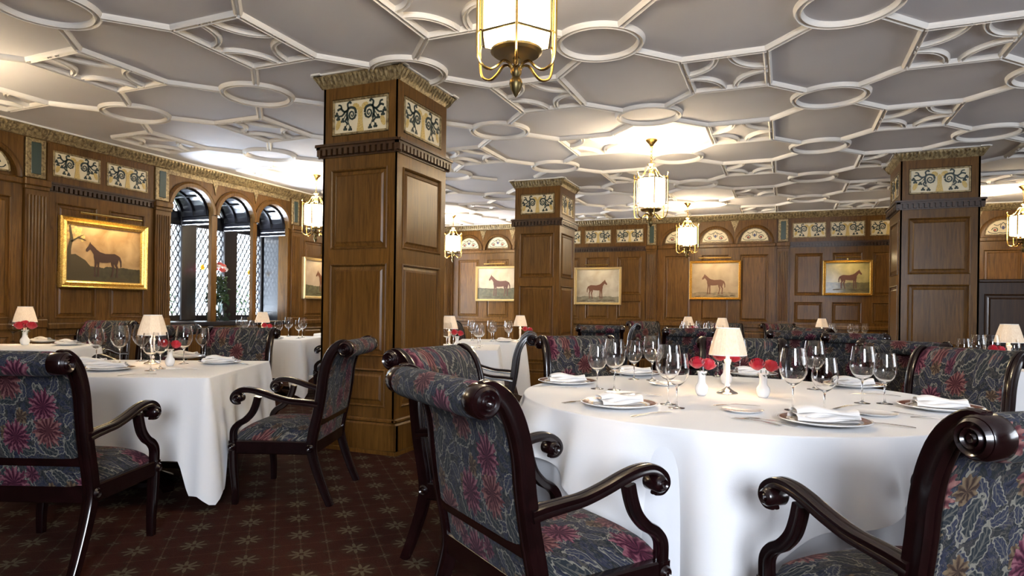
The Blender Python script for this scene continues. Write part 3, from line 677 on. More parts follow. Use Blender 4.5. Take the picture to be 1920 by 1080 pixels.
def painting(loc, rz, wd, h, fw, cm, hm, horse, label, tree=False, lamp=8, lampw=.5, fmat=GOLD):
    """horse = (x, z of feet, length, facing -1 left / 1 right)"""
    r = link('framed_painting', None, None, loc, rz, label, 'painting')
    f = MB(); pr = [(0, 0), (0, -.045), (.012, -.06), (.25, -.05), (.45, -.035), (.7, -.055), (.9, -.04), (1, -.02), (1, 0)]
    pr = [(p*fw if p > .02 else p, q) for p, q in pr]; vs, fs = [], []
    for i_, y in pr: vs += [(-wd/2+i_, y, -h/2+i_), (wd/2-i_, y, -h/2+i_), (wd/2-i_, y, h/2-i_), (-wd/2+i_, y, h/2-i_)]
    for k in range(len(pr)-1):
        for j in range(4): fs.append((k*4+j, k*4+(j+1) % 4, (k+1)*4+(j+1) % 4, (k+1)*4+j))
    f.add(vs, fs); link('gilt_frame', f.mesh('frame', fmat, smooth=False), r)
    c = link('canvas', MB().box(-wd/2+fw*.9, wd/2-fw*.9, -.018, -.004, -h/2+fw*.9, h/2-fw*.9).mesh('canvas', cm), r)
    hx, hz, hl, dr = horse; m = MB(); P = [(hx-dr*x*hl, hz+z*hl*.86) for x, z in HP]; m.prism(P, -.0205, -.018); link('painted_horse', m.mesh('painted_horse', hm, smooth=False), c)
    g = MB(); 
    for i in range(12): g.disc(random.uniform(-.35, .35)*wd, hz-.01+random.uniform(-.06, .0)*h, .10*wd, .012, -.0195+.0001*i, 10)
    link('painted_shadow', g.mesh('ps', PTREE), c)
    if tree:
        t = MB(); t.ribbon([(-.40*wd, -.12*h), (-.395*wd, .05*h), (-.37*wd, .2*h), (-.39*wd, .38*h)], [.05, .04, .03, .012], -.0225); t.ribbon([(-.375*wd, .15*h), (-.30*wd, .22*h), (-.22*wd, .19*h)], [.02, .014, .004], -.0225); t.ribbon([(-.30*wd, .22*h), (-.24*wd, .27*h)], [.01, .003], -.0225)
        t.prism([(-.43*wd, -.42*h), (-.10*wd, -.42*h), (-.12*wd, -.25*h), (-.22*wd, -.10*h), (-.33*wd, -.02*h), (-.43*wd, -.04*h)], -.0198, -.018); link('painted_tree', t.mesh('pt', PTREE, smooth=False), c)
        t = MB()
        for i in range(26): t.disc(random.uniform(-.42, -.24)*wd, random.uniform(.18, .40)*h, .03, .018, -.0198, 8, random.random()*3)
        link('painted_leaves', t.mesh('pl', OCHRE), c)
    if lamp:
        L = MB(); L.lathe([(.014, -lampw/2), (.014, lampw/2)], 10, (0, -.13, h/2+.045), axis='X'); L.sweep([(0, -.02, h/2-.02), (0, -.03, h/2+.06), (0, -.12, h/2+.055)], [(-.008, -.006), (.008, -.006), (.008, .006), (-.008, .006)])
        pl = link('picture_light', L.mesh('picture_light', BRASS), r)
        a = bpy.data.lights.new('picture_lamp', 'AREA'); a.shape = 'RECTANGLE'; a.size = lampw; a.size_y = .02; a.energy = lamp; a.color = (1, .78, .45)
        ao = bpy.data.objects.new('picture_lamp', a); col.objects.link(ao); ao.parent = pl; ao.location = (0, -.135, h/2+.028); ao.rotation_euler = (math.radians(-22)*-1*-1, 0, 0)
    return r
CV = [canvas_mat('canvas_golden', (.24, .13, .045), (.46, .30, .14), (.055, .045, .018), -.14), canvas_mat('canvas_pale', (.32, .27, .19), (.46, .41, .32), (.24, .21, .14), -.22),
      canvas_mat('canvas_grey', (.27, .22, .15), (.42, .34, .23), (.10, .09, .04), -.10), canvas_mat('canvas_tan', (.28, .20, .115), (.40, .30, .18), (.30, .22, .12), -.24),
      canvas_mat('canvas_olive', (.16, .13, .045), (.28, .23, .09), (.12, .10, .035), -.08), canvas_mat('canvas_pink', (.36, .27, .18), (.48, .38, .27), (.14, .13, .06), -.12)]
GOLDP = mat('pale_gilt_frame', (.72, .58, .32), .35, .5)
painting((XL+.026, 5.12, 1.725), PI/2, 1.06, .80, .085, CV[0], HORSED, (.0, -.26, .46, -1), 'large gold-framed horse painting with a tree, left of the arched windows', True, 2.6, .75)
painting((XL+.026, 9.0, 1.63), PI/2, 1.0, .70, .05, CV[5], HORSEC, (.05, -.22, .42, -1), 'horse painting right of the arched windows, half hidden by the nearest column', False, .8, .4, GOLDP)
painting((-5.90, YB-.026, 1.715), 0, 1.0, .78, .05, CV[2], HORSEB, (.10, -.27, .55, -1), 'horse painting behind the middle column, dark grass below a grey sky', False, .9, .5, GOLDP)
painting((-3.575, YB-.026, 1.66), 0, 1.0, .78, .05, CV[1], HORSEC, (-.03, -.26, .46, 1), 'horse painting with the palest background, bay horse facing right, just right of the middle column', False, .5, .5, GOLDP)
painting((-1.235, YB-.026, 1.77), 0, .96, .76, .05, CV[3], HORSEC, (-.01, -.27, .46, -1), 'horse painting under the arches, brown horse facing left on tan ground', False, .9, .6)
painting((1.055, YB-.026, 1.80), 0, .80, .64, .05, CV[4], HORSEB, (.03, -.19, .40, 1), 'smallest olive-toned horse painting, left of the right-hand column', False, 1.1, .4)

# ------------------------------------------------------------------ ceiling lanterns
lan = Kind('ceiling_lantern', 'lantern')
m = MB(); m.lathe([(.0, 3.05), (.062, 3.05), (.066, 3.04), (.05, 3.022), (.03, 3.0), (.016, 2.975), (.018, 2.96), (.006, 2.95)], 20); lan.part('ceiling_rose', m.mesh('rose', BRASS))
m = MB()
for k in range(5):
    z = 2.945-k*.034; pts = [(.011*math.cos(t)*(1 if k % 2 else 0), .011*math.cos(t)*(0 if k % 2 else 1), z-.013+.021*math.sin(t)) for t in [2*PI*i/12 for i in range(12)]]; m.tube(pts, .0035, 5, True)
lan.part('chain', m.mesh('chain', BRASS))
m = MB(); m.lathe([(.004, 2.80), (.03, 2.785), (.042, 2.775), (.018, 2.755), (.012, 2.72), (.022, 2.70), (.03, 2.67), (.012, 2.65), (.02, 2.62), (.004, 2.60)], 16)
for k in range(6):
    a = k*PI/3; q = smooth_path([(.018, 2.73), (.05, 2.735), (.08, 2.69), (.11, 2.645), (.15, 2.625), (.185, 2.635), (.197, 2.665), (.190, 2.68)], 4)
    st = len(m.v); m.tube([(x, 0, z) for x, z in q], .0055, 6); m.xf(Matrix.Rotation(a, 4, 'Z'), st)
lan.part('crown', m.mesh('crown', BRASS))
m = MB()
for k in range(6):
    a = k*PI/3; q = smooth_path([(.190, 2.66), (.191, 2.55), (.191, 2.35), (.188, 2.24), (.170, 2.19), (.13, 2.175), (.095, 2.195), (.065, 2.225), (.035, 2.22), (.012, 2.195)], 4)
    st = len(m.v); m.tube([(x, 0, z) for x, z in q], .006, 6); m.tube([(.168, 0, 2.33), (.182, 0, 2.335), (.19, 0, 2.30)], .004, 5); m.tube([(.168, 0, 2.61), (.18, 0, 2.615), (.19, 0, 2.60)], .004, 5); m.xf(Matrix.Rotation(a, 4, 'Z'), st)
lan.part('cage_bars', m.mesh('cage', BRASS))
m = MB()
for k in range(6):
    a0, a1 = k*PI/3, (k+1)*PI/3
    for z in (2.33, 2.61): m.sweep([(.168*math.cos(a0), .168*math.sin(a0), z), (.168*math.cos(a1), .168*math.sin(a1), z)], [(-.004, -.004), (.004, -.004), (.004, .004), (-.004, .004)], side=(0, 0, 1))
    m.box(.164, .172, -.004, .004, 2.33, 2.61); m.xf(Matrix.Rotation(0, 4, 'Z'))
    st = len(m.v)-8; m.xf(Matrix.Rotation(a0, 4, 'Z'), st)
lan.part('glazing_frame', m.mesh('gframe', BRASSD, smooth=False))
r_ = .162; ap = r_*math.cos(PI/6); hw = r_*math.sin(PI/6)-.003
GP = MB().box(ap-.003, ap, -hw, hw, 2.335, 2.605).mesh('glass_panel', LGLASS, smooth=False)
for k in range(6): lan.part('glass_panel', GP, rz=(k+.5)*PI/3)
m = MB(); m.lathe([(.0, 2.262), (.10, 2.262), (.113, 2.272), (.113, 2.282), (.105, 2.276), (.0, 2.27)], 24); lan.part('tray', m.mesh('tray', BRASSD))
cs = MB().lathe([(.011, 2.27), (.011, 2.325)], 8).mesh('candle_sleeve', CANDLE); bl = MB().lathe([(.004, 2.325), (.012, 2.34), (.012, 2.355), (.003, 2.385)], 8).mesh('bulb', BULB)
for k in range(4): lan.part('candle_sleeve', cs, (.062*math.cos(k*PI/2+.5), .062*math.sin(k*PI/2+.5), 0), sub=(('candle_bulb', bl, (0, 0, 0)),))
m = MB(); m.lathe([(.006, 2.262), (.02, 2.24), (.012, 2.22), (.024, 2.20), (.024, 2.18), (.016, 2.165), (.026, 2.15), (.03, 2.135), (.022, 2.11), (.008, 2.085), (0, 2.075)], 14); lan.part('finial', m.mesh('finial', BRASSD))
for (x, y, lab) in ((-1.09, 2.59, 'large brass lantern hanging top centre, cut by the top edge of the picture'), (-1.37, 7.15, 'brass hexagonal lantern hanging right of the middle column, the larger of that pair'), (-1.56, 11.5, 'small brass lantern hanging before the arches, above the tan horse painting'),
                    (-6.23, 7.43, 'brass lantern hanging left of the nearest column, by the arched windows'), (-6.17, 11.5, 'small brass lantern peeping out right of the nearest column'), (-6.1, 2.55, 'brass lantern at the top left, just outside the frame'), (3.2, 11.5, 'brass lantern at the right edge in front of the far arch')):
    o = lan.place((x, y, 0), YAW+.52, lab, 'brass ceiling lanterns')
    for z, e, rad in ((2.72, 24, .05), (2.40, 13, .06)):
        l = bpy.data.lights.new('lantern_bulb', 'POINT'); l.energy = e; l.color = (1, .78, .5); l.shadow_soft_size = rad
        lo = bpy.data.objects.new('lantern_bulb', l); lo.location = (0, 0, z); lo.parent = o; col.objects.link(lo)

# ------------------------------------------------------------------ armchair (local +y is forward)
ch = Kind('armchair', 'chair')
SEC = [(-.5, -.42), (-.34, -.5), (-.10, -.5), (-.05, -.42), (.05, -.42), (.10, -.5), (.34, -.5), (.5, -.42), (.5, -.2), (.44, 0), (.5, .2), (.5, .42), (.34, .5), (.10, .5), (.05, .42), (-.05, .42), (-.10, .5), (-.34, .5), (-.5, .42), (-.5, .2), (-.44, 0), (-.5, -.2)]
def sec(a, b): return [(x*a, y*b) for x, y in SEC]
stile_c = smooth_path([(-.335, .0), (-.300, .08), (-.255, .20), (-.226, .30), (-.222, .36), (-.235, .44), (-.258, .55), (-.275, .66), (-.285, .75), (-.305, .83), (-.340, .90), (-.385, .938), (-.415, .940)], 4)
n = len(stile_c); m = MB()
m.sweep([(0, y, z) for y, z in stile_c], sec(.046, .056), scl=[.72+.28*min(1, i/(n*.3)) if i < n*.3 else 1 - .28*max(0, (i-n*.78)/(n*.22)) for i in range(n)])
m.lathe([(.0, -.03), (.043, -.03), (.047, -.024), (.047, .024), (.043, .03), (0, .03)], 24, (0, -.415, .908), axis='X')
STILE = m.mesh('back_stile', MAHO, ang=40)
m = MB(); pr = [(.0, .006), (.008, .010), (.014, .004), (.02, .012), (.026, .003), (.034, .010), (.041, .0), (.0, -.002)]
m.lathe([(r, z) for r, z in pr], 24, (.031, -.415, .908), axis='X'); CAPR = m.mesh('rosette', MAHO, ang=50)
m2 = MB(); m2.lathe([(r, -z) for r, z in pr], 24, (-.031, -.415, .908), axis='X'); CAPL = m2.mesh('rosette', MAHO, ang=50)
rb = MB(); rb.lathe([(.0, .006), (.007, .009), (.012, .003), (.018, .008), (.024, 0)], 16, (.025, -.218, .335), axis='X'); RBR = rb.mesh('rosette', MAHO)
rb = MB(); rb.lathe([(.0, -.006), (.007, -.009), (.012, -.003), (.018, -.008), (.024, 0)], 16, (-.025, -.218, .335), axis='X'); RBL = rb.mesh('rosette', MAHO)
ch.part('back_stile', STILE, (.28, 0, 0), sub=(('scroll_rosette', CAPR, (0, 0, 0)), ('joint_rosette', RBR, (0, 0, 0)))); ch.part('back_stile', STILE, (-.28, 0, 0), sub=(('scroll_rosette', CAPL, (0, 0, 0)), ('joint_rosette', RBL, (0, 0, 0))))
# fabric back with rolled top
bp = smooth_path([(-.252, .50), (-.268, .60), (-.280, .70), (-.290, .78), (-.315, .855), (-.350, .905), (-.385, .925)], 4)
m = MB(); sc = [(-.252, -.022), (-.2, -.030), (.2, -.030), (.252, -.022), (.252, .018), (.2, .024), (-.2, .024), (-.252, .018)]
m.sweep([(0, y, z) for y, z in bp], sc)
m.lathe([(.048, -.254), (.051, -.24), (.051, .24), (.048, .254)], 20, (0, -.412, .906), axis='X')
ch.part('backrest', m.mesh('backrest', FAB, ang=60), label='floral tapestry backrest with rolled top')
m = MB(); m.sweep([(0, -.240, .465), (0, -.250, .505)], [(-.26, -.026), (.26, -.026), (.26, .022), (-.26, .022)]); ch.part('cross_rail', m.mesh('cross_rail', MAHO, ang=30))
m = MB(); m.sweep([(0, -.222, .37), (0, -.230, .42), (0, -.240, .466)], [(-.25, -.014), (-.2, -.022), (.2, -.022), (.25, -.014), (.25, .012), (-.25, .012)]); ch.part('lower_back_panel', m.mesh('lower_back', FAB, ang=60))
m = MB(); m.box(-.262, .262, -.245, -.195, .295, .372, .006); m.box(-.262, .262, .205, .25, .295, .372, .006)
for sx in (-1, 1): m.box(sx*.28-.022, sx*.28+.022, -.21, .215, .295, .372, .006)
ch.part('seat_rail', m.mesh('seat_rail', MAHO))
m = MB(); NS = 15
def seatf(u, v):
    x, y = -1+2*u, -1+2*v; h = (1-abs(x)**5)*(1-abs(y)**5); return (x*.268, .012+y*.232, .372+.075*h**.45+.018*(1-x*x)*(1-y*y))
m.grid(NS+6, NS+6, seatf); m.add([(-.268, -.22, .37), (.268, -.22, .37), (.268, .244, .37), (-.268, .244, .37)], [(0, 1, 2, 3)]); ch.part('seat', m.mesh('seat', FAB, ang=70))
arm = smooth_path([(-.262, .585), (-.215, .592), (-.15, .598), (-.08, .605), (.0, .625), (.07, .648), (.13, .662), (.185, .662), (.225, .640), (.236, .612), (.222, .592), (.20, .590)], 5)
na = len(arm); m = MB(); m.sweep([(0, y, z) for y, z in arm], sec(.044, .034), scl=[1.15-.15*min(1, i/(na*.3)) if i < na*.8 else 1-.35*(i-na*.8)/(na*.2) for i in range(na)])
m.lathe([(0, -.033), (.023, -.033), (.027, -.028), (.027, .028), (.023, .033), (0, .033)], 18, (0, .205, .617), axis='X')
for s in (-1, 1): m.lathe([(0, s*.038), (.008, s*.040), (.012, s*.034), (.018, s*.039), (.024, s*.032)], 16, (0, .205, .617), axis='X')
ARM = m.mesh('arm', MAHO, ang=40)
sup = smooth_path([(.095, .625), (.108, .575), (.128, .530), (.165, .490), (.205, .465), (.232, .430), (.235, .38), (.232, .30)], 5)
m = MB(); m.sweep([(0, y, z) for y, z in sup], sec(.038, .036)); SUP = m.mesh('arm_support', MAHO, ang=40)
m = MB(); fl = smooth_path([(.235, .37), (.236, .30), (.232, .2), (.222, .1), (.222, .0)], 5); m.sweep([(0, y, z) for y, z in fl], sec(.046, .046), scl=[1.05-.35*i/(len(fl)-1) for i in range(len(fl))])
FL = m.mesh('front_leg', MAHO, ang=40)
for sx in (1, -1):
    q = MB(); q.lathe([(.0, .006*sx), (.007, .009*sx), (.012, .003*sx), (.018, .008*sx), (.024, 0)], 16, (.026*sx, .235, .335), axis='X'); rm = q.mesh('rosette', MAHO)
    ch.part('arm', ARM, (.285*sx, 0, 0), sub=()); ch.part('arm_support', SUP, (.283*sx, 0, 0)); ch.part('front_leg', FL, (.28*sx, 0, 0), sub=(('leg_rosette', rm, (0, 0, 0)),))
# stitched fabric welt
def chair(xc, d, fx, fd, label, group=None, sc=None):
    x, y = cr(xc, d); f = Vector((fx*C_-fd*S_, fx*S_+fd*C_)); rz = math.atan2(f.y, f.x)-PI/2
    o = ch.place((x, y, 0), rz, label, group)
    if sc: o.scale = (sc,)*3
    return o
G1 = 'floral armchairs around the large round table'
chair(.13, 2.14, .85, .52, 'floral armchair in the centre foreground seen from behind, left of the round table', G1)
chair(1.10, 1.75, -.27, .96, 'floral armchair cut off at the bottom right corner of the picture', G1)
chair(-.05, 3.04, .88, -.47, 'floral armchair with rolled back between nearest column and round table', G1)
chair(2.32, 3.62, -.90, -.36, 'floral armchair facing in from the right edge of the round table', G1)
chair(.62, 4.46, .33, -.94, 'floral armchair behind the round table, left of the table lamp', G1)
chair(1.62, 4.50, -.31, -.95, 'floral armchair behind the round table, directly behind the table lamp', G1)
G2 = 'floral armchairs around the square table at left'
chair(-2.07, 2.99, .03, 1, 'floral armchair at the left edge seen from behind, pushed to the square table', G2)
chair(-1.36, 4.0, -1, .03, 'floral armchair in profile facing left, in front of the nearest column', G2)
chair(-2.38, 5.28, 0, -1, 'floral armchair facing the camera across the square table at left', G2)
chair(-4.66, 7.05, .05, -1, 'floral armchair behind the leftmost table below the large gold-framed painting', 'floral armchairs on the window side')
chair(-3.62, 6.25, -.97, .25, 'dark armchair back just left of the arched windows, beside the leftmost table', 'floral armchairs on the window side')
chair(-2.16, 8.15, -1, 0, 'armchair whose arm shows beside the window-side table, left of the nearest column', 'floral armchairs on the window side')
chair(-.24, 5.45, -1, .03, 'armchair in profile facing left, just right of the nearest column', 'floral armchairs in the middle distance')
chair(-.50, 9.75, 1, -.1, 'dark armchair between the nearest and middle columns', 'floral armchairs in the middle distance')
chair(3.22, 5.0, .8, .6, 'dark grey-looking armchair back behind the right-hand chair, at the right-hand table', 'floral armchairs in the middle distance')
G4 = 'dark armchairs in front of the back wall'
for xc, d, fx, fd, lab in ((1.25, 8.9, .2, 1, 'dark armchair just right of the middle column seen from behind'), (1.55, 10.0, -.98, .2, 'grey-backed armchair in profile right of the middle column'), (2.10, 8.0, 0, 1, 'dark low armchair back left of the far small table'),
                           (2.55, 11.9, .1, -1, 'armchair against the back wall left of the far small table'), (3.3, 7.6, .25, .97, 'dark armchair back in front of the far tables, behind the table lamp'), (3.55, 6.9, .2, 1, 'dark armchair back centre right, left of the far narrow table'),
                           (3.85, 11.2, 0, -1, 'armchair against the back wall under the tan horse painting'), (4.35, 8.6, .95, .3, 'armchair left of the far narrow white table'), (5.15, 8.6, -.95, .3, 'armchair right of the far narrow white table'),
                           (4.85, 11.9 - .6, 0, -1, 'armchair behind the far narrow white table against the wall'), (5.0, 6.9, -.2, 1, 'armchair below the right-hand column')):
    chair(xc, d, fx, fd, lab, G4)

# ------------------------------------------------------------------ tables
TZ = .738
def table(loc, rz, label, rad=None, half=None, group=None, cloth_label=None, seedv=0, hang=.46, tip=.19, ang0=0, folds=11, under=False, low=False):
    random.seed(seedv); t = link('dining_table', None, None, (*loc, 0), rz, label, 'table', group)
    m = MB()
    if rad: m.lathe([(0, TZ-.035), (rad-.01, TZ-.035), (rad-.005, TZ-.028), (rad-.005, TZ-.008), (0, TZ-.008)], 48)
    else: m.box(-half[0]+.008, half[0]-.008, -half[1]+.008, half[1]-.008, TZ-.035, TZ-.008, .004)
    link('table_top', m.mesh('top', MAHO), t)
    m = MB(); m.lathe([(.16, .0), (.16, .03), (.07, .07), (.045, .14), (.055, .3), (.04, .5), (.06, .66), (.18, TZ-.036)], 20); link('pedestal', m.mesh('pedestal', MAHO), t)
    m = MB()
    for k in range(4):
        st = len(m.v); m.sweep([(.08, 0, .10), (.22, 0, .07), (.36, 0, .02)], [(-.03, -.02), (.03, -.02), (.03, .02), (-.03, .02)], side=(0, 1, 0)); m.xf(Matrix.Rotation(k*PI/2+PI/4, 4, 'Z'), st)
    link('pedestal_feet', m.mesh('feet', MAHO), t)
    NU, NV = (300 if not low else 120), (26 if not low else 12)
    ph = [random.uniform(0, 6.28) for _ in range(6)]
    def cloth(inset, hangf, flare, amp, folds, z0):
        def edge(u):
            if rad: a = 2*PI*u; return ((rad+inset)*math.cos(a), (rad+inset)*math.sin(a)), (math.cos(a), math.sin(a)), a
            hx, hy, rc = half[0]+inset, half[1]+inset, .018
            Ls = [2*(hx-rc), PI*rc/2*3, 2*(hy-rc), PI*rc/2*3]*2; tot = sum(Ls); s = (u % 1)*tot; k = 0
            while s > Ls[k]+1e-9: s -= Ls[k]; k += 1
            f = s/Ls[k]
            c = [(-hx+rc, -hy), None, (hx, -hy+rc), None, (hx-rc, hy), None, (-hx, hy-rc), None][k]
            if k == 0: return (-hx+rc+s, -hy), (0, -1), min(s, Ls[0]-s)
            if k == 2: return (hx, -hy+rc+s), (1, 0), min(s, Ls[2]-s)
            if k == 4: return (hx-rc-s, hy), (0, 1), min(s, Ls[0]-s)
            if k == 6: return (-hx, hy-rc-s), (-1, 0), min(s, Ls[2]-s)
            cx, cy, a0 = {1: (hx-rc, -hy+rc, -PI/2), 3: (hx-rc, hy-rc, 0), 5: (-hx+rc, hy-rc, PI/2), 7: (-hx+rc, -hy+rc, PI)}[k]
            a = a0+f*PI/2; return (cx+rc*math.cos(a), cy+rc*math.sin(a)), (math.cos(a), math.sin(a)), -.05*(1-abs(2*f-1))
        m = MB()
        def fn(u, v):
            (x, y), (nx, ny), q = edge(u)
            h = hangf(q)
            if rad:
                wv = math.sin(folds*q+ph[0]+.8*math.sin(2*q+ph[1]))*.7+.35*math.sin((folds*1.9)*q+ph[2]); wv = math.copysign(abs(wv)**.75, wv)*(.45+1.1*min(1, h/.6)); ex = 1
            else:
                wv = .6*math.sin(2*PI*u*folds+ph[0])+.3*math.sin(2*PI*u*folds*2.3+ph[1]); ex = 1+2.2*max(0, 1-q/.16)
                if q < .16: wv = wv*(max(0, q)/.16)
                ex = 1+1.0*max(0, 1-q/.16)
            if v < .12:
                a = v/.12; return (x+nx*.006*math.sin(a*PI/2)-0*nx, y+ny*.006*math.sin(a*PI/2), z0-.006*(1-math.cos(a*PI/2)))
            tt = (v-.12)/.88; fl = flare*tt**.8*ex+amp*wv*tt**.75
            return (x+nx*(.006+fl), y+ny*(.006+fl), z0-.006-(h-.006)*tt)
        m.grid(NU, NV, fn, True)
        # top
        vs = []; rings = 6
        for j in range(rings+1):
            k = 1-j/rings
            for i in range(NU): (x, y), _, _ = edge(i/NU); vs.append((x*k, y*k, z0+.0012*math.sin(x*k*9+ph[3])*math.sin(y*k*7+ph[4])*(1-k)*1.5))
        m.add(vs, [(j*NU+i, j*NU+(i+1) % NU, (j+1)*NU+(i+1) % NU, (j+1)*NU+i) for j in range(rings) for i in range(NU)])
        me = m.mesh('cloth', LINEN, ang=60); return me
    if rad:
        side = rad+.20
        def hf(a):
            b = a-ang0; k = side/max(abs(math.cos(b)), abs(math.sin(b)))-rad; return min(k, .69)+.012*math.sin(a*7)
        if under:
            me = cloth(-.012, lambda a: TZ-.02, .05, .016, 17, TZ-.004); me.materials.clear(); me.materials.append(LINEN2)
            link('under_cloth', me, None, (*loc, 0), rz, label='long plain white under-cloth reaching the floor beneath the round table cloth', cat='tablecloth')
        me = cloth(0, hf, .075, .062, folds, TZ+.002)
    else:
        me = cloth(0, lambda q: hang+tip*min(1, 2*max(0, 1-q/.11))+max(0, -q)*1.3, .04, .04, folds, TZ+.002)
    link('tablecloth', me, None, (*loc, 0), rz, label=cloth_label or ('white tablecloth on the '+label), cat='tablecloth', group=None)
    return t
TOP = TZ+.0035
c1 = cr(1.08, 3.15)
table(c1, YAW, 'large round dining table in the right foreground under white linen', rad=1.01, cloth_label='white square linen draped over the large round table', under=True, ang0=math.radians(-70), seedv=3, folds=13)
def cam_rot(deg=0): return YAW+math.radians(deg)
c2 = cr(-2.36, 4.17)
table(c2, cam_rot(4.4), 'square dining table at left behind the nearest chair', half=(.60, .58), cloth_label='white cloth of the square table at left, its corner hanging to the floor', seedv=5, folds=9)
c3 = cr(-4.52, 6.00); table(c3, cam_rot(15), 'square table at the far left edge below the gold-framed painting', half=(.46, .46), cloth_label='white cloth on the leftmost table with the white lampshade', seedv=6, folds=8, low=True)
c4 = cr(-3.12, 8.35); table(c4, cam_rot(0), 'square table in front of the arched windows', half=(.56, .56), cloth_label='white cloth on the table before the arched windows', seedv=7, folds=8, low=True)
c9 = cr(-2.55, 10.2); table(c9, cam_rot(0), 'small table glimpsed left of the nearest column', half=(.45, .45), cloth_label='white cloth glimpsed at the left side of the nearest column', seedv=8, folds=6, low=True)
c5 = cr(-.66, 6.9); table(c5, cam_rot(0), 'table right of the nearest column, behind the chair in profile', half=(.52, .52), cloth_label='white cloth of the table just right of the nearest column', seedv=9, folds=8, low=True)
c5b = cr(-.25, 8.35); table(c5b, cam_rot(0), 'table in front of the middle column', half=(.42, .36), cloth_label='white cloth of the table in front of the middle column', seedv=10, folds=7, low=True)
c6 = cr(2.95, 10.2); table(c6, cam_rot(0), 'small far table with many glasses, left of the tan horse painting', half=(.34, .34), cloth_label='white cloth on the small far table with many glasses', seedv=11, folds=6, low=True)
c6b = cr(2.60, 8.75); table(c6b, cam_rot(0), 'lower-looking table in front of the small far table', half=(.36, .36), cloth_label='white cloth on the table behind the roses, in front of the small far table', seedv=12, folds=6, low=True)
c7 = cr(5.25, 10.2-.0); table(c7, cam_rot(0), 'narrow far table left of the right-hand column', half=(.42, .40), cloth_label='white cloth on the narrow far table left of the right-hand column', seedv=13, folds=6, low=True)
c8 = cr(4.08, 5.25); table(c8, cam_rot(0), 'table at the right edge in front of the low partition', half=(.48, .48), cloth_label='white cloth on the table at the right edge', seedv=14, folds=7, low=True)

# ------------------------------------------------------------------ tableware
def glass_mesh(h, r, bowl0):
    t = .0012; o = [(.034, .0), (.034, .0015), (.012, .005), (.004, .012), (.0033, .03), (.0033, h*.34), (.006, h*.385)]
    z0 = h*.385; H = h-z0; prof = [(.10, .02), (.45, .09), (.75, .2), (.95, .34), (1, .46), (.97, .62), (.90, .8), (.80, 1)]
    outer = [(max(r*a, .007), z0+H*b) for a, b in prof]; inner = [(max(r*a-t, .003), z0+H*b+(.004 if b < .05 else 0)) for a, b in reversed(prof)]
    m = MB(); m.lathe([(0, 0)]+o+outer+inner+[(0, z0+H*.03+.004)], 28, caps=False); return m
gb = {'large': (.262, .056), 'medium': (.232, .050), 'small': (.205, .044)}
GK = {}
for k, (h, r) in gb.items():
    g = glass_mesh(h, r, 0).mesh('wine_glass', GLASS, ang=60); GK[k] = g
def glass(px, py, size, label, group, pos=None):
    x, y = pos or at(px, py, TOP); return link('wine_glass', GK[size], None, (x, y, TOP), random.random(), label, 'glass', group)
pk = Kind('dinner_plate', 'plate')
m = MB(); R = .162
m.lathe([(0, .002), (.07, .002), (.075, 0), (.08, .003), (R*.97, .017), (R, .020), (R-.002, .0225), (R*.95, .021)], 48, caps=False)
pk.part('plate_foot', m.mesh('under', CHINA, ang=60))
m = MB(); m.lathe([(R*.95, .021), (R*.80, .0155)], 48, caps=False); pk.part('burgundy_rim_band', m.mesh('band', BURG), label='burgundy band on the rim')
m = MB(); m.lathe([(R*.80, .0155), (.118, .0125), (.105, .009), (0, .0085)], 48, caps=False); pk.part('plate_well', m.mesh('well', CHINA, ang=60))
m = MB(); m.lathe([(.118, .0128), (.113, .0118)], 48, caps=False); pk.part('gilt_line', m.mesh('line', GOLDB))
def plate(px, py, label, group, pos=None, s=1): x, y = pos or at(px, py, TOP+.01); o = pk.place((x, y, TOP), 0, label, group); o.scale = (s,)*3; return (x, y)
SIDE = MB().lathe([(0, .002), (.05, .002), (.052, 0), (.056, .003), (.085, .012), (.087, .0145), (.06, .006), (0, .0045)], 36, caps=False).mesh('side_plate', CHINA, ang=60)
def napkin_mesh():
    m = MB(); nu, nv = 26, 12
    for lay in range(3):
        w_ = .082-.014*lay; z0 = .010*lay
        def fn(u, v, w_=w_, z0=z0, lay=lay):
            x = (-1+2*u)*(.105-.006*lay); a = v*PI; y = -w_*.55*math.cos(a)*(1-.18*u)+.014*math.sin(x*20+lay*1.4); z = z0+.015*math.sin(a)**.6*(1+.35*math.sin(x*38+lay*1.7))+.006*math.sin(x*14+lay)**2
            return (x, y, z+.004)
        m.grid(nu, nv, fn)
        m.add([(-.105+.006*lay, -w_*.5, z0+.002), (.105-.006*lay, -w_*.5, z0+.002), (.105-.006*lay, w_*.5, z0+.002), (-.105+.006*lay, w_*.5, z0+.002)], [(0, 1, 2, 3)])
    return m.mesh('napkin', NAPK, ang=50)
NAP = napkin_mesh()
def napkin(pos, rz, label, group, s=1): link('folded_napkin', NAP, None, (pos[0], pos[1], TOP+.0105), rz, label, 'napkin', group, scale=(s,)*3)
def cutlery(outline, name, t=.002):
    m = MB(); m.prism(outline, 0, t); m.v = [(x, z, y) for x, y, z in m.v]
    m.v = [(x, y, z+.006*math.cos(y*14)+.001) for x, y, z in m.v]; return m.mesh(name, SILVER, ang=40)
fo = [(-.009, -.10), (.009, -.10), (.0075, -.07), (.0035, -.03), (.0035, .025), (.012, .04), (.013, .05), (.013, .095), (.0105, .095), (.0095, .06), (.007, .06), (.006, .095), (.0035, .095), (.0025, .06), (-.0025, .06), (-.0035, .095), (-.006, .095), (-.007, .06), (-.0095, .06), (-.0105, .095), (-.013, .095), (-.013, .05), (-.012, .04), (-.0035, .025), (-.0035, -.03), (-.0075, -.07)]
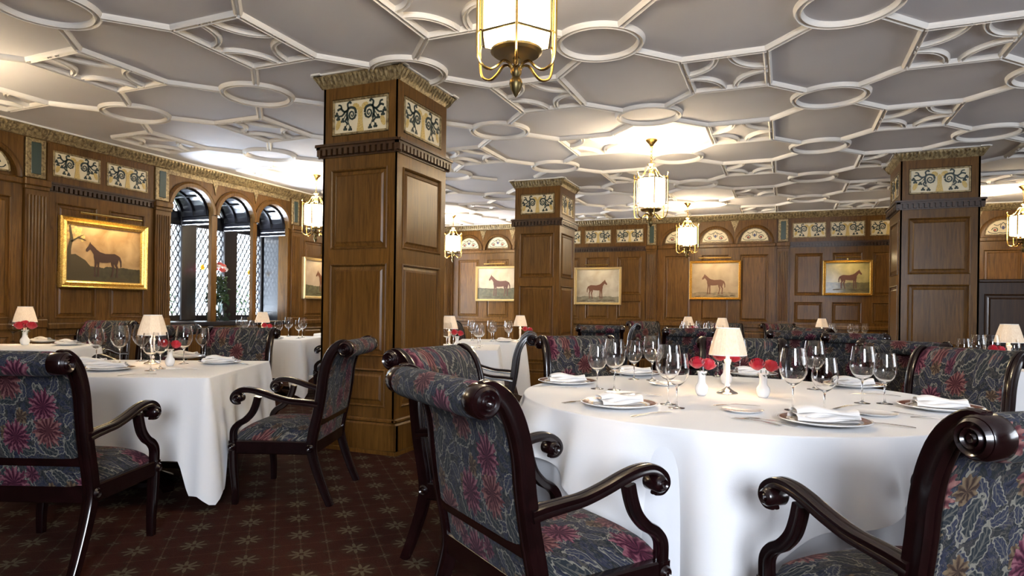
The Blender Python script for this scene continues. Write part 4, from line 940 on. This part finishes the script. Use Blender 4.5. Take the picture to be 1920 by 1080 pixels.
FORK = cutlery(fo, 'fork'); KNIFE = cutlery([(-.008, -.115), (.008, -.115), (.009, -.08), (.006, -.01), (.009, .0), (.010, .06), (.006, .10), (-.001, .12), (-.005, .10), (-.006, .0), (-.006, -.08)], 'knife', .003)
def silver(kind, px, py, ang, label, group, pos=None, z=0, s=1):
    x, y = pos or at(px, py, TOP); link(kind, FORK if kind == 'dinner_fork' else KNIFE, None, (x, y, TOP+z-.002), ang+YAW-PI/2, label, 'cutlery', group, scale=(s,)*3)
# table lamp
lk = Kind('table_lamp', 'lamp')
m = MB(); m.lathe([(0, 0), (.050, 0), (.052, .004), (.046, .009), (.036, .012), (.024, .02), (.012, .03), (.010, .038)], 32); lk.part('base', m.mesh('base', SILVER, ang=50))
m = MB(); m.lathe([(.010, .036), (.015, .045), (.009, .055), (.011, .08), (.014, .12), (.012, .15), (.018, .16), (.018, .17), (.010, .175), (.008, .20)], 20); lk.part('stem', m.mesh('stem', STEMW, ang=50))
m = MB(); prf = [(.092, .194), (.0925, .198), (.089, .217), (.082, .245), (.072, .28), (.062, .312), (.056, .328)]
def shf(u, v):
    k = round(v*(len(prf)-1)); r, z = prf[k]; a = 2*PI*u; s_ = PI/4; q = ((a+s_/2) % s_)-s_/2; f = math.cos(s_/2)/math.cos(q) if False else 1-.05*(abs(q)/(s_/2)-1)**2*-1
    f = .955+.045*(abs(q)/(s_/2))**2; pl = 1+.006*math.sin(a*48); return (r*f*pl*math.cos(a), r*f*pl*math.sin(a), z)
m.grid(192, len(prf), shf, True); lk.part('lamp_shade', m.mesh('shade', SHADE, ang=70))
m = MB()
for nm, rr, zz in (('lower_trim', .092, .195), ('upper_trim', .056, .328)): lk.part(nm, MB().tube([(rr*.975*math.cos(2*PI*k/32), rr*.975*math.sin(2*PI*k/32), zz) for k in range(32)], .0024, 5, True).mesh('trim', NAPK))
def lamp(px, py, label, pos=None, s=1, e=.45):
    x, y = pos or at(px, py, TOP); o = lk.place((x, y, TOP), .3, label, 'small shaded table lamps'); o.scale = (s,)*3
    l = bpy.data.lights.new('lamp_bulb', 'POINT'); l.energy = e; l.color = (1, .72, .42); l.shadow_soft_size = .015; lo = bpy.data.objects.new('lamp_bulb', l); lo.location = (0, 0, .25); lo.parent = o; col.objects.link(lo); return o
# roses
def rose_mesh(mt):
    m = MB()
    for lay, (cnt_, r, h, op) in enumerate(((3, .011, .056, .15), (4, .018, .055, .3), (5, .025, .050, .6), (6, .030, .040, 1.0))):
        for k in range(cnt_):
            a0 = 2*PI*k/cnt_+lay*.6; wd = 2*PI/cnt_*.75
            def fn(u, v, a0=a0, wd=wd, r=r, h=h, op=op):
                a = a0+(u-.5)*2*wd*(.55+.45*math.sin(v*PI*.75)); rr = r*(.30+.80*math.sin(v*PI*.70))+op*.008*v**4+.0025*math.sin(u*9)
                return (rr*math.cos(a), rr*math.sin(a), h*v-(.004*op*v**4)-.006*(abs(u-.5)*2)**2*v)
            m.grid(6, 5, fn)
    return m.mesh('rose_head', mt, ang=80)
RM = rose_mesh(ROSE)
vm = MB(); vm.lathe([(0, 0), (.020, 0), (.028, .012), (.033, .03), (.030, .047), (.019, .062), (.017, .085), (.020, .105), (.026, .118), (.023, .117), (.015, .10), (.013, .085), (0, .08)], 28); VM = vm.mesh('bud_vase', CHINA, ang=60)
sm = MB(); sm.tube([(0, 0, .07), (.004, 0, .12), (.002, 0, .155)], .0022, 5)
for k in range(4):
    st = len(sm.v); sm.add([(0, 0, .125), (.018, .008, .132), (.036, 0, .118), (.018, -.008, .13)], [(0, 1, 2, 3)]); sm.xf(Matrix.Rotation(k*1.7, 4, 'Z'), st)
SM = sm.mesh('stem', LEAF)
def rosevase(px, py, label, rl, pos=None, n=2, spread=.026, s=1):
    x, y = pos or at(px, py, TOP)
    link('bud_vase', VM, None, (x, y, TOP), 0, 'white china bud vase '+label, 'vase', scale=(s,)*3)
    for k in range(n):
        a = YAW+PI*k+.15 if n == 2 else 2*PI*k/n+.4; q = (x+spread*s*math.cos(a), y+spread*s*math.sin(a))
        r = link('red_rose', None, None, (x, y, TOP), 0, ('left-hand ' if (k == 1 and n == 2) else 'right-hand ' if n == 2 else ('right ', 'left ', 'front ')[k])+rl, 'flower', 'red roses in the bud vases')
        zz = (.126+.008*(k % 2))*s
        link('rose_head', RM, r, (q[0]-x, q[1]-y, zz), k*1.3, scale=(s,)*3, rot=(.3*math.sin(a)*-1, .3*math.cos(a), k)); link('stem', SM, r, ((q[0]-x)*.35, (q[1]-y)*.35, 0), k*2, scale=(s*.9, s*.9, s*.85))
# --- round table
GG = 'wine glasses on the large round table'
for px, py, sz, lab in ((1119, 729, 'medium', 'wine glass at the left of the round table, leftmost of its glasses'), (1151, 731, 'large', 'wine glass second from left on the round table, taller than its left neighbour'), (1188, 711, 'medium', 'wine glass third from left on the round table, shorter one before the far left plate'), (1222, 713, 'large', 'tall wine glass fourth from left on the round table, behind the others'),
                        (1252, 758, 'large', 'taller of the two overlapping wine glasses left of the rose vases'), (1268, 765, 'medium', 'nearer lower of the two overlapping wine glasses left of the rose vases'), (1345, 706, 'medium', 'wine glass half hidden behind the table lamp, left side'), (1386, 702, 'medium', 'wine glass half hidden behind the table lamp, right side'),
                        (1486, 769, 'large', 'large wine glass just right of the right rose vase'), (1525, 730, 'large', 'tall wine glass behind the pair in the middle right of the round table'), (1545, 778, 'medium', 'nearest wine glass of the middle right trio on the round table'), (1616, 756, 'large', 'taller wine glass of the rightmost pair on the round table'), (1658, 757, 'medium', 'rightmost wine glass on the round table')):
    glass(px, py, sz, lab, GG)
PG = 'burgundy-rimmed plates on the large round table'
def toward(p, c): return math.atan2(c[1]-p[1], c[0]-p[0])
PL = []
for px, py, lab, nr in ((1160, 758, 'before the central foreground chair', .35), (1545, 790, 'nearest the camera at the front of the round table', -.05), (1762, 764, 'at the right front of the round table', -.25), (1063, 716, 'at the far left of the round table', .1), (1190, 700, 'behind the glasses at the back left of the round table', 0), (1600, 722, 'behind the rightmost glasses on the round table', -.1), (1408, 701, 'behind the table lamp on the round table', 0)):
    p = plate(px, py, 'burgundy-rimmed dinner plate '+lab, PG); napkin(p, YAW+nr, 'napkin on the plate '+lab, 'napkins on the large round table', 1.0 if nr != -.05 else 1.15); PL.append(p)
SG = 'side plates on the large round table'
for px, py, lab in ((1392, 772, 'small white side plate in the centre front of the round table'), (1640, 778, 'small white side plate between the two right front plates'), (1245, 718+4, 'small white side plate under the left glasses'), (1165, 741, 'small white side plate beyond the plate before the central foreground chair')):
    x, y = at(px, py, TOP); link('side_plate', SIDE, None, (x, y, TOP), 0, lab, 'plate', SG, scale=(.95, .95, .8))
CG = 'cutlery on the large round table'
silver('butter_knife', 1380, 768, 0.02, 'butter knife lying across the front side plate', CG, z=.017, s=.85)
silver('dinner_fork', 1416, 791, math.radians(128), 'left fork of the pair in front of the side plate', CG); silver('dinner_fork', 1442, 791, math.radians(126), 'right fork of the pair beside the nearest plate', CG, s=1.08)
silver('dinner_knife', 1655, 797, math.radians(150), 'knife right of the nearest plate on the round table', CG, s=.9); silver('dinner_knife', 1222, 777, math.radians(35), 'knife in front of the plate before the central chair', CG)
silver('dinner_fork', 1088, 754, math.radians(-150), 'fork left of the plate before the central chair', CG); silver('dinner_knife', 1040, 726, math.radians(175), 'knife in front of the far left plate', CG)
silver('dinner_fork', 1700, 778, math.radians(125), 'fork left of the right front plate', CG); silver('dinner_fork', 1760, 787, math.radians(150), 'second fork in front of the right front plate', CG); silver('butter_knife', 1590, 764, math.radians(35), 'butter knife beside the rightmost glasses', CG, z=.002)
silver('dinner_knife', 1640, 741, math.radians(165), 'knife behind the rightmost pair of glasses', CG); silver('dinner_knife', 1195, 741, math.radians(172), 'knife by the foot of the second glass from left', CG)
lamp(1363, 738, 'table lamp with silk shade in the middle of the round table')
rosevase(1315, 741, 'left of the lamp on the round table', 'red rose in the vase left of the table lamp'); rosevase(1430, 745, 'right of the lamp on the round table', 'red rose in the vase right of the table lamp', spread=.032); rosevase(1361, 720, 'behind the lamp on the round table', 'red rose in the vase behind the table lamp', spread=.04)
# --- square table at left
GL = 'wine glasses on the square table at left'
for px, py, sz, lab in ((180, 678, 'medium', 'leftmost wine glass on the square table at left'), (224, 682, 'large', 'second wine glass from left on the square table at left, taller'), (264, 677, 'large', 'wine glass left of the lamp centre on the square table at left'), (282, 695, 'medium', 'nearest wine glass before the lamp on the square table at left'), (300, 691, 'medium', 'wine glass just right of the lamp on the square table at left'), (344, 682, 'large', 'taller glass of the right-hand pair on the square table at left'), (379, 672, 'medium', 'rightmost wine glass on the square table at left')): glass(px, py, sz, lab, GL)
for px, py, lab, nr in ((204, 691, 'front left of the square table at left', .3), (347, 669, 'in the middle of the far side of the square table at left', 0), (412, 679, 'at the right side of the square table at left', .1), (170, 683, 'partly hidden at the left end of the square table at left', .2)):
    p = plate(px, py, 'dinner plate '+lab, 'plates on the square table at left', s=.88); napkin(p, YAW+nr, 'napkin '+lab, 'napkins on the square table at left')
for px, py, a, lab in ((258, 703, 35, 'fork in front of the lamp on the square table at left'), (440, 682, 160, 'knife at the right end of the square table at left'), (330, 693, 30, 'knife right of the lamp on the square table at left')): silver('dinner_knife' if 'knife' in lab else 'dinner_fork', px, py, math.radians(a), lab, 'cutlery on the square table at left')
lamp(285, 682, 'table lamp with beige shade on the square table at left', s=1.02, e=.3); rosevase(318, 686, 'right of the lamp on the square table at left', 'red rose in the vase on the square table at left', s=.95, spread=.03)
# --- leftmost table
for px, py, sz in ((8, 635, 'medium'), (24, 641, 'medium'), (78, 638, 'large'), (103, 637, 'medium')): glass(px, py, sz, {8: 'leftmost of all wine glasses, at the very left edge', 24: 'wine glass in front of the white lampshade at the left edge', 78: 'taller wine glass right of the white lampshade', 103: 'shorter wine glass right of the white lampshade'}[px], 'wine glasses on the leftmost table')
p = lamp(46, 645, 'white-shaded table lamp at the far left edge', s=1.12); rosevase(46, 647, 'below the lampshade at the far left edge', 'red rose at the far left edge', n=3, spread=.045, s=1.25)
for px, py, lab in ((80, 640, 'behind the glasses on the leftmost table'), (128, 645, 'at the right side of the leftmost table')): p = plate(px, py, 'dinner plate '+lab, 'plates on the leftmost table', s=.9); napkin(p, .2, 'folded napkin on the plate '+lab, 'napkins on the leftmost table')
# --- far tables
def far_set(c, lab, lx=0, ly=.1, n=6, rose=True, r=.28, big=None, dz=0):
    lamp(0, 0, 'small table lamp '+lab, pos=cr_off(c, lx, ly), e=.3)
    pts = []
    for k in range(n):
        a = 2*PI*k/n+.5; dx, dd = r*math.cos(a), r*.8*math.sin(a)
        while math.hypot(dx-lx, dd-ly) < .18: dx -= .05*(1 if lx > 0 else -1); dd -= .03
        if not any(math.hypot(dx-q[0], dd-q[1]) < .11 for q in pts): pts.append((dx, dd))
    pts.sort(); words = ['leftmost', 'second', 'third', 'fourth', 'fifth', 'sixth', 'seventh', 'eighth']
    for k, (dx, dd) in enumerate(pts):
        p = cr_off(c, dx, dd); glass(0, 0, ('large', 'medium')[k % 2], (words[k]+' wine glass ' if k == 0 else words[k]+' wine glass from left ')+lab, 'wine glasses '+lab, pos=p)
    if rose: rosevase(0, 0, lab, 'red rose '+lab, pos=cr_off(c, lx+.09, ly-.08), s=1.0)
    p = cr_off(c, .16, -r*.95); plate(0, 0, 'dinner plate '+lab, 'plates '+lab, pos=p, s=.8); napkin(p, YAW, 'folded napkin '+lab, 'napkins '+lab, .9)
def cr_off(c, dx, dd): return (c[0]+dx*C_-dd*S_, c[1]+dx*S_+dd*C_)
far_set(c4, 'on the table before the arched windows', -.12, .0, 8, r=.40)
far_set(c5, 'on the table just right of the nearest column', .0, -.1, 6, r=.36)
far_set(c5b, 'on the table in front of the middle column', .36, -.02, 6, r=.30)
far_set(c6, 'on the small far table left of the tan horse painting', -.14, .05, 8, r=.27)
far_set(c6b, 'on the table behind the roses of the round table', .28, .05, 6, False, r=.28)
far_set(c7, 'on the narrow far table left of the right-hand column', -.33, .0, 6, False, r=.33)
for px, sz, lab in ((1806, 'medium', 'first'), (1833, 'large', 'second'), (1859, 'large', 'third'), (1900, 'medium', 'fourth')): glass(0, 0, sz, lab+' wine glass from the left on the right-edge table', 'wine glasses on the table at the right edge', pos=cr((px+1-960)*4.95/FPX, 4.95))
lamp(0, 0, 'table lamp on the table at the right edge', pos=cr(3.87, 5.0), s=1.05); rosevase(0, 0, 'before the lamp at the right edge', 'red rose before the lamp at the right edge', pos=cr(3.68, 4.88))

# ------------------------------------------------------------------ tall flower vase in the window
vx, vy = XL-.36, 7.13
fv = link('flower_arrangement_vase', None, None, (vx, vy, .92), 0, 'tall footed glass vase standing in the arched window', 'vase')
m = MB(); m.lathe([(0, 0), (.075, 0), (.075, .012), (.03, .03), (.018, .06), (.03, .075), (.055, .09), (.072, .20), (.09, .36), (.10, .38), (.096, .378), (.066, .20), (.05, .10), (0, .095)], 24); link('vase_body', m.mesh('vase', VGLASS, ang=60), fv)
bq = link('flower_bouquet', None, None, (vx, vy, 1.2), 0, 'bouquet of coral flowers and dark foliage in the window vase', 'flowers'); m = MB(); random.seed(4)
for i in range(520):
    t = random.random(); a = random.random()*2*PI; r = (.16 if t < .6 else .12)*random.random()**.5; p = Vector((r*math.cos(a), r*math.sin(a), t*.40-.02)); s_ = random.uniform(.02, .045)
    d1 = Vector((random.uniform(-1, 1), random.uniform(-1, 1), random.uniform(-.4, 1))).normalized()*s_; d2 = d1.orthogonal().normalized()*s_*.45
    m.k = random.randint(0, 1); m.add([p-d1, p+d2, p+d1, p-d2], [(0, 1, 2, 3)])
link('foliage', m.mesh('foliage', [LEAF, LEAFD], smooth=False), bq, kind='stuff')
m = MB()
for i in range(60):
    a = random.random()*6.28; r = random.uniform(.08, .17); p = Vector((r*math.cos(a), r*math.sin(a), random.uniform(-.30, .1))); m.add([p, p+Vector((.02, .01, -.03)), p+Vector((0, .0, -.07)), p+Vector((-.02, -.01, -.03))], [(0, 1, 2, 3)])
link('trailing_leaves', m.mesh('tl', LEAFD, smooth=False), bq, kind='stuff')
CM = rose_mesh(PINK); WM = rose_mesh(WHITEF)
for i in range(14):
    a = i*2.4; r = .035+.085*(i/14)**.7; link('flower_head', WM if i % 3 == 2 else CM, bq, (r*math.cos(a), r*math.sin(a), .44+.10*(1-i/14)), a, scale=(1.35, 1.35, .9), rot=(.5*math.sin(a)*-1, .5*math.cos(a), a))
random.seed(1)
for i in range(5): link('flower_stem', MB().tube([(.03*math.cos(i), .03*math.sin(i), -.17), (.06*math.cos(i*1.3), .06*math.sin(i*1.3), .44)], .004, 5).mesh('fs', LEAF), bq)
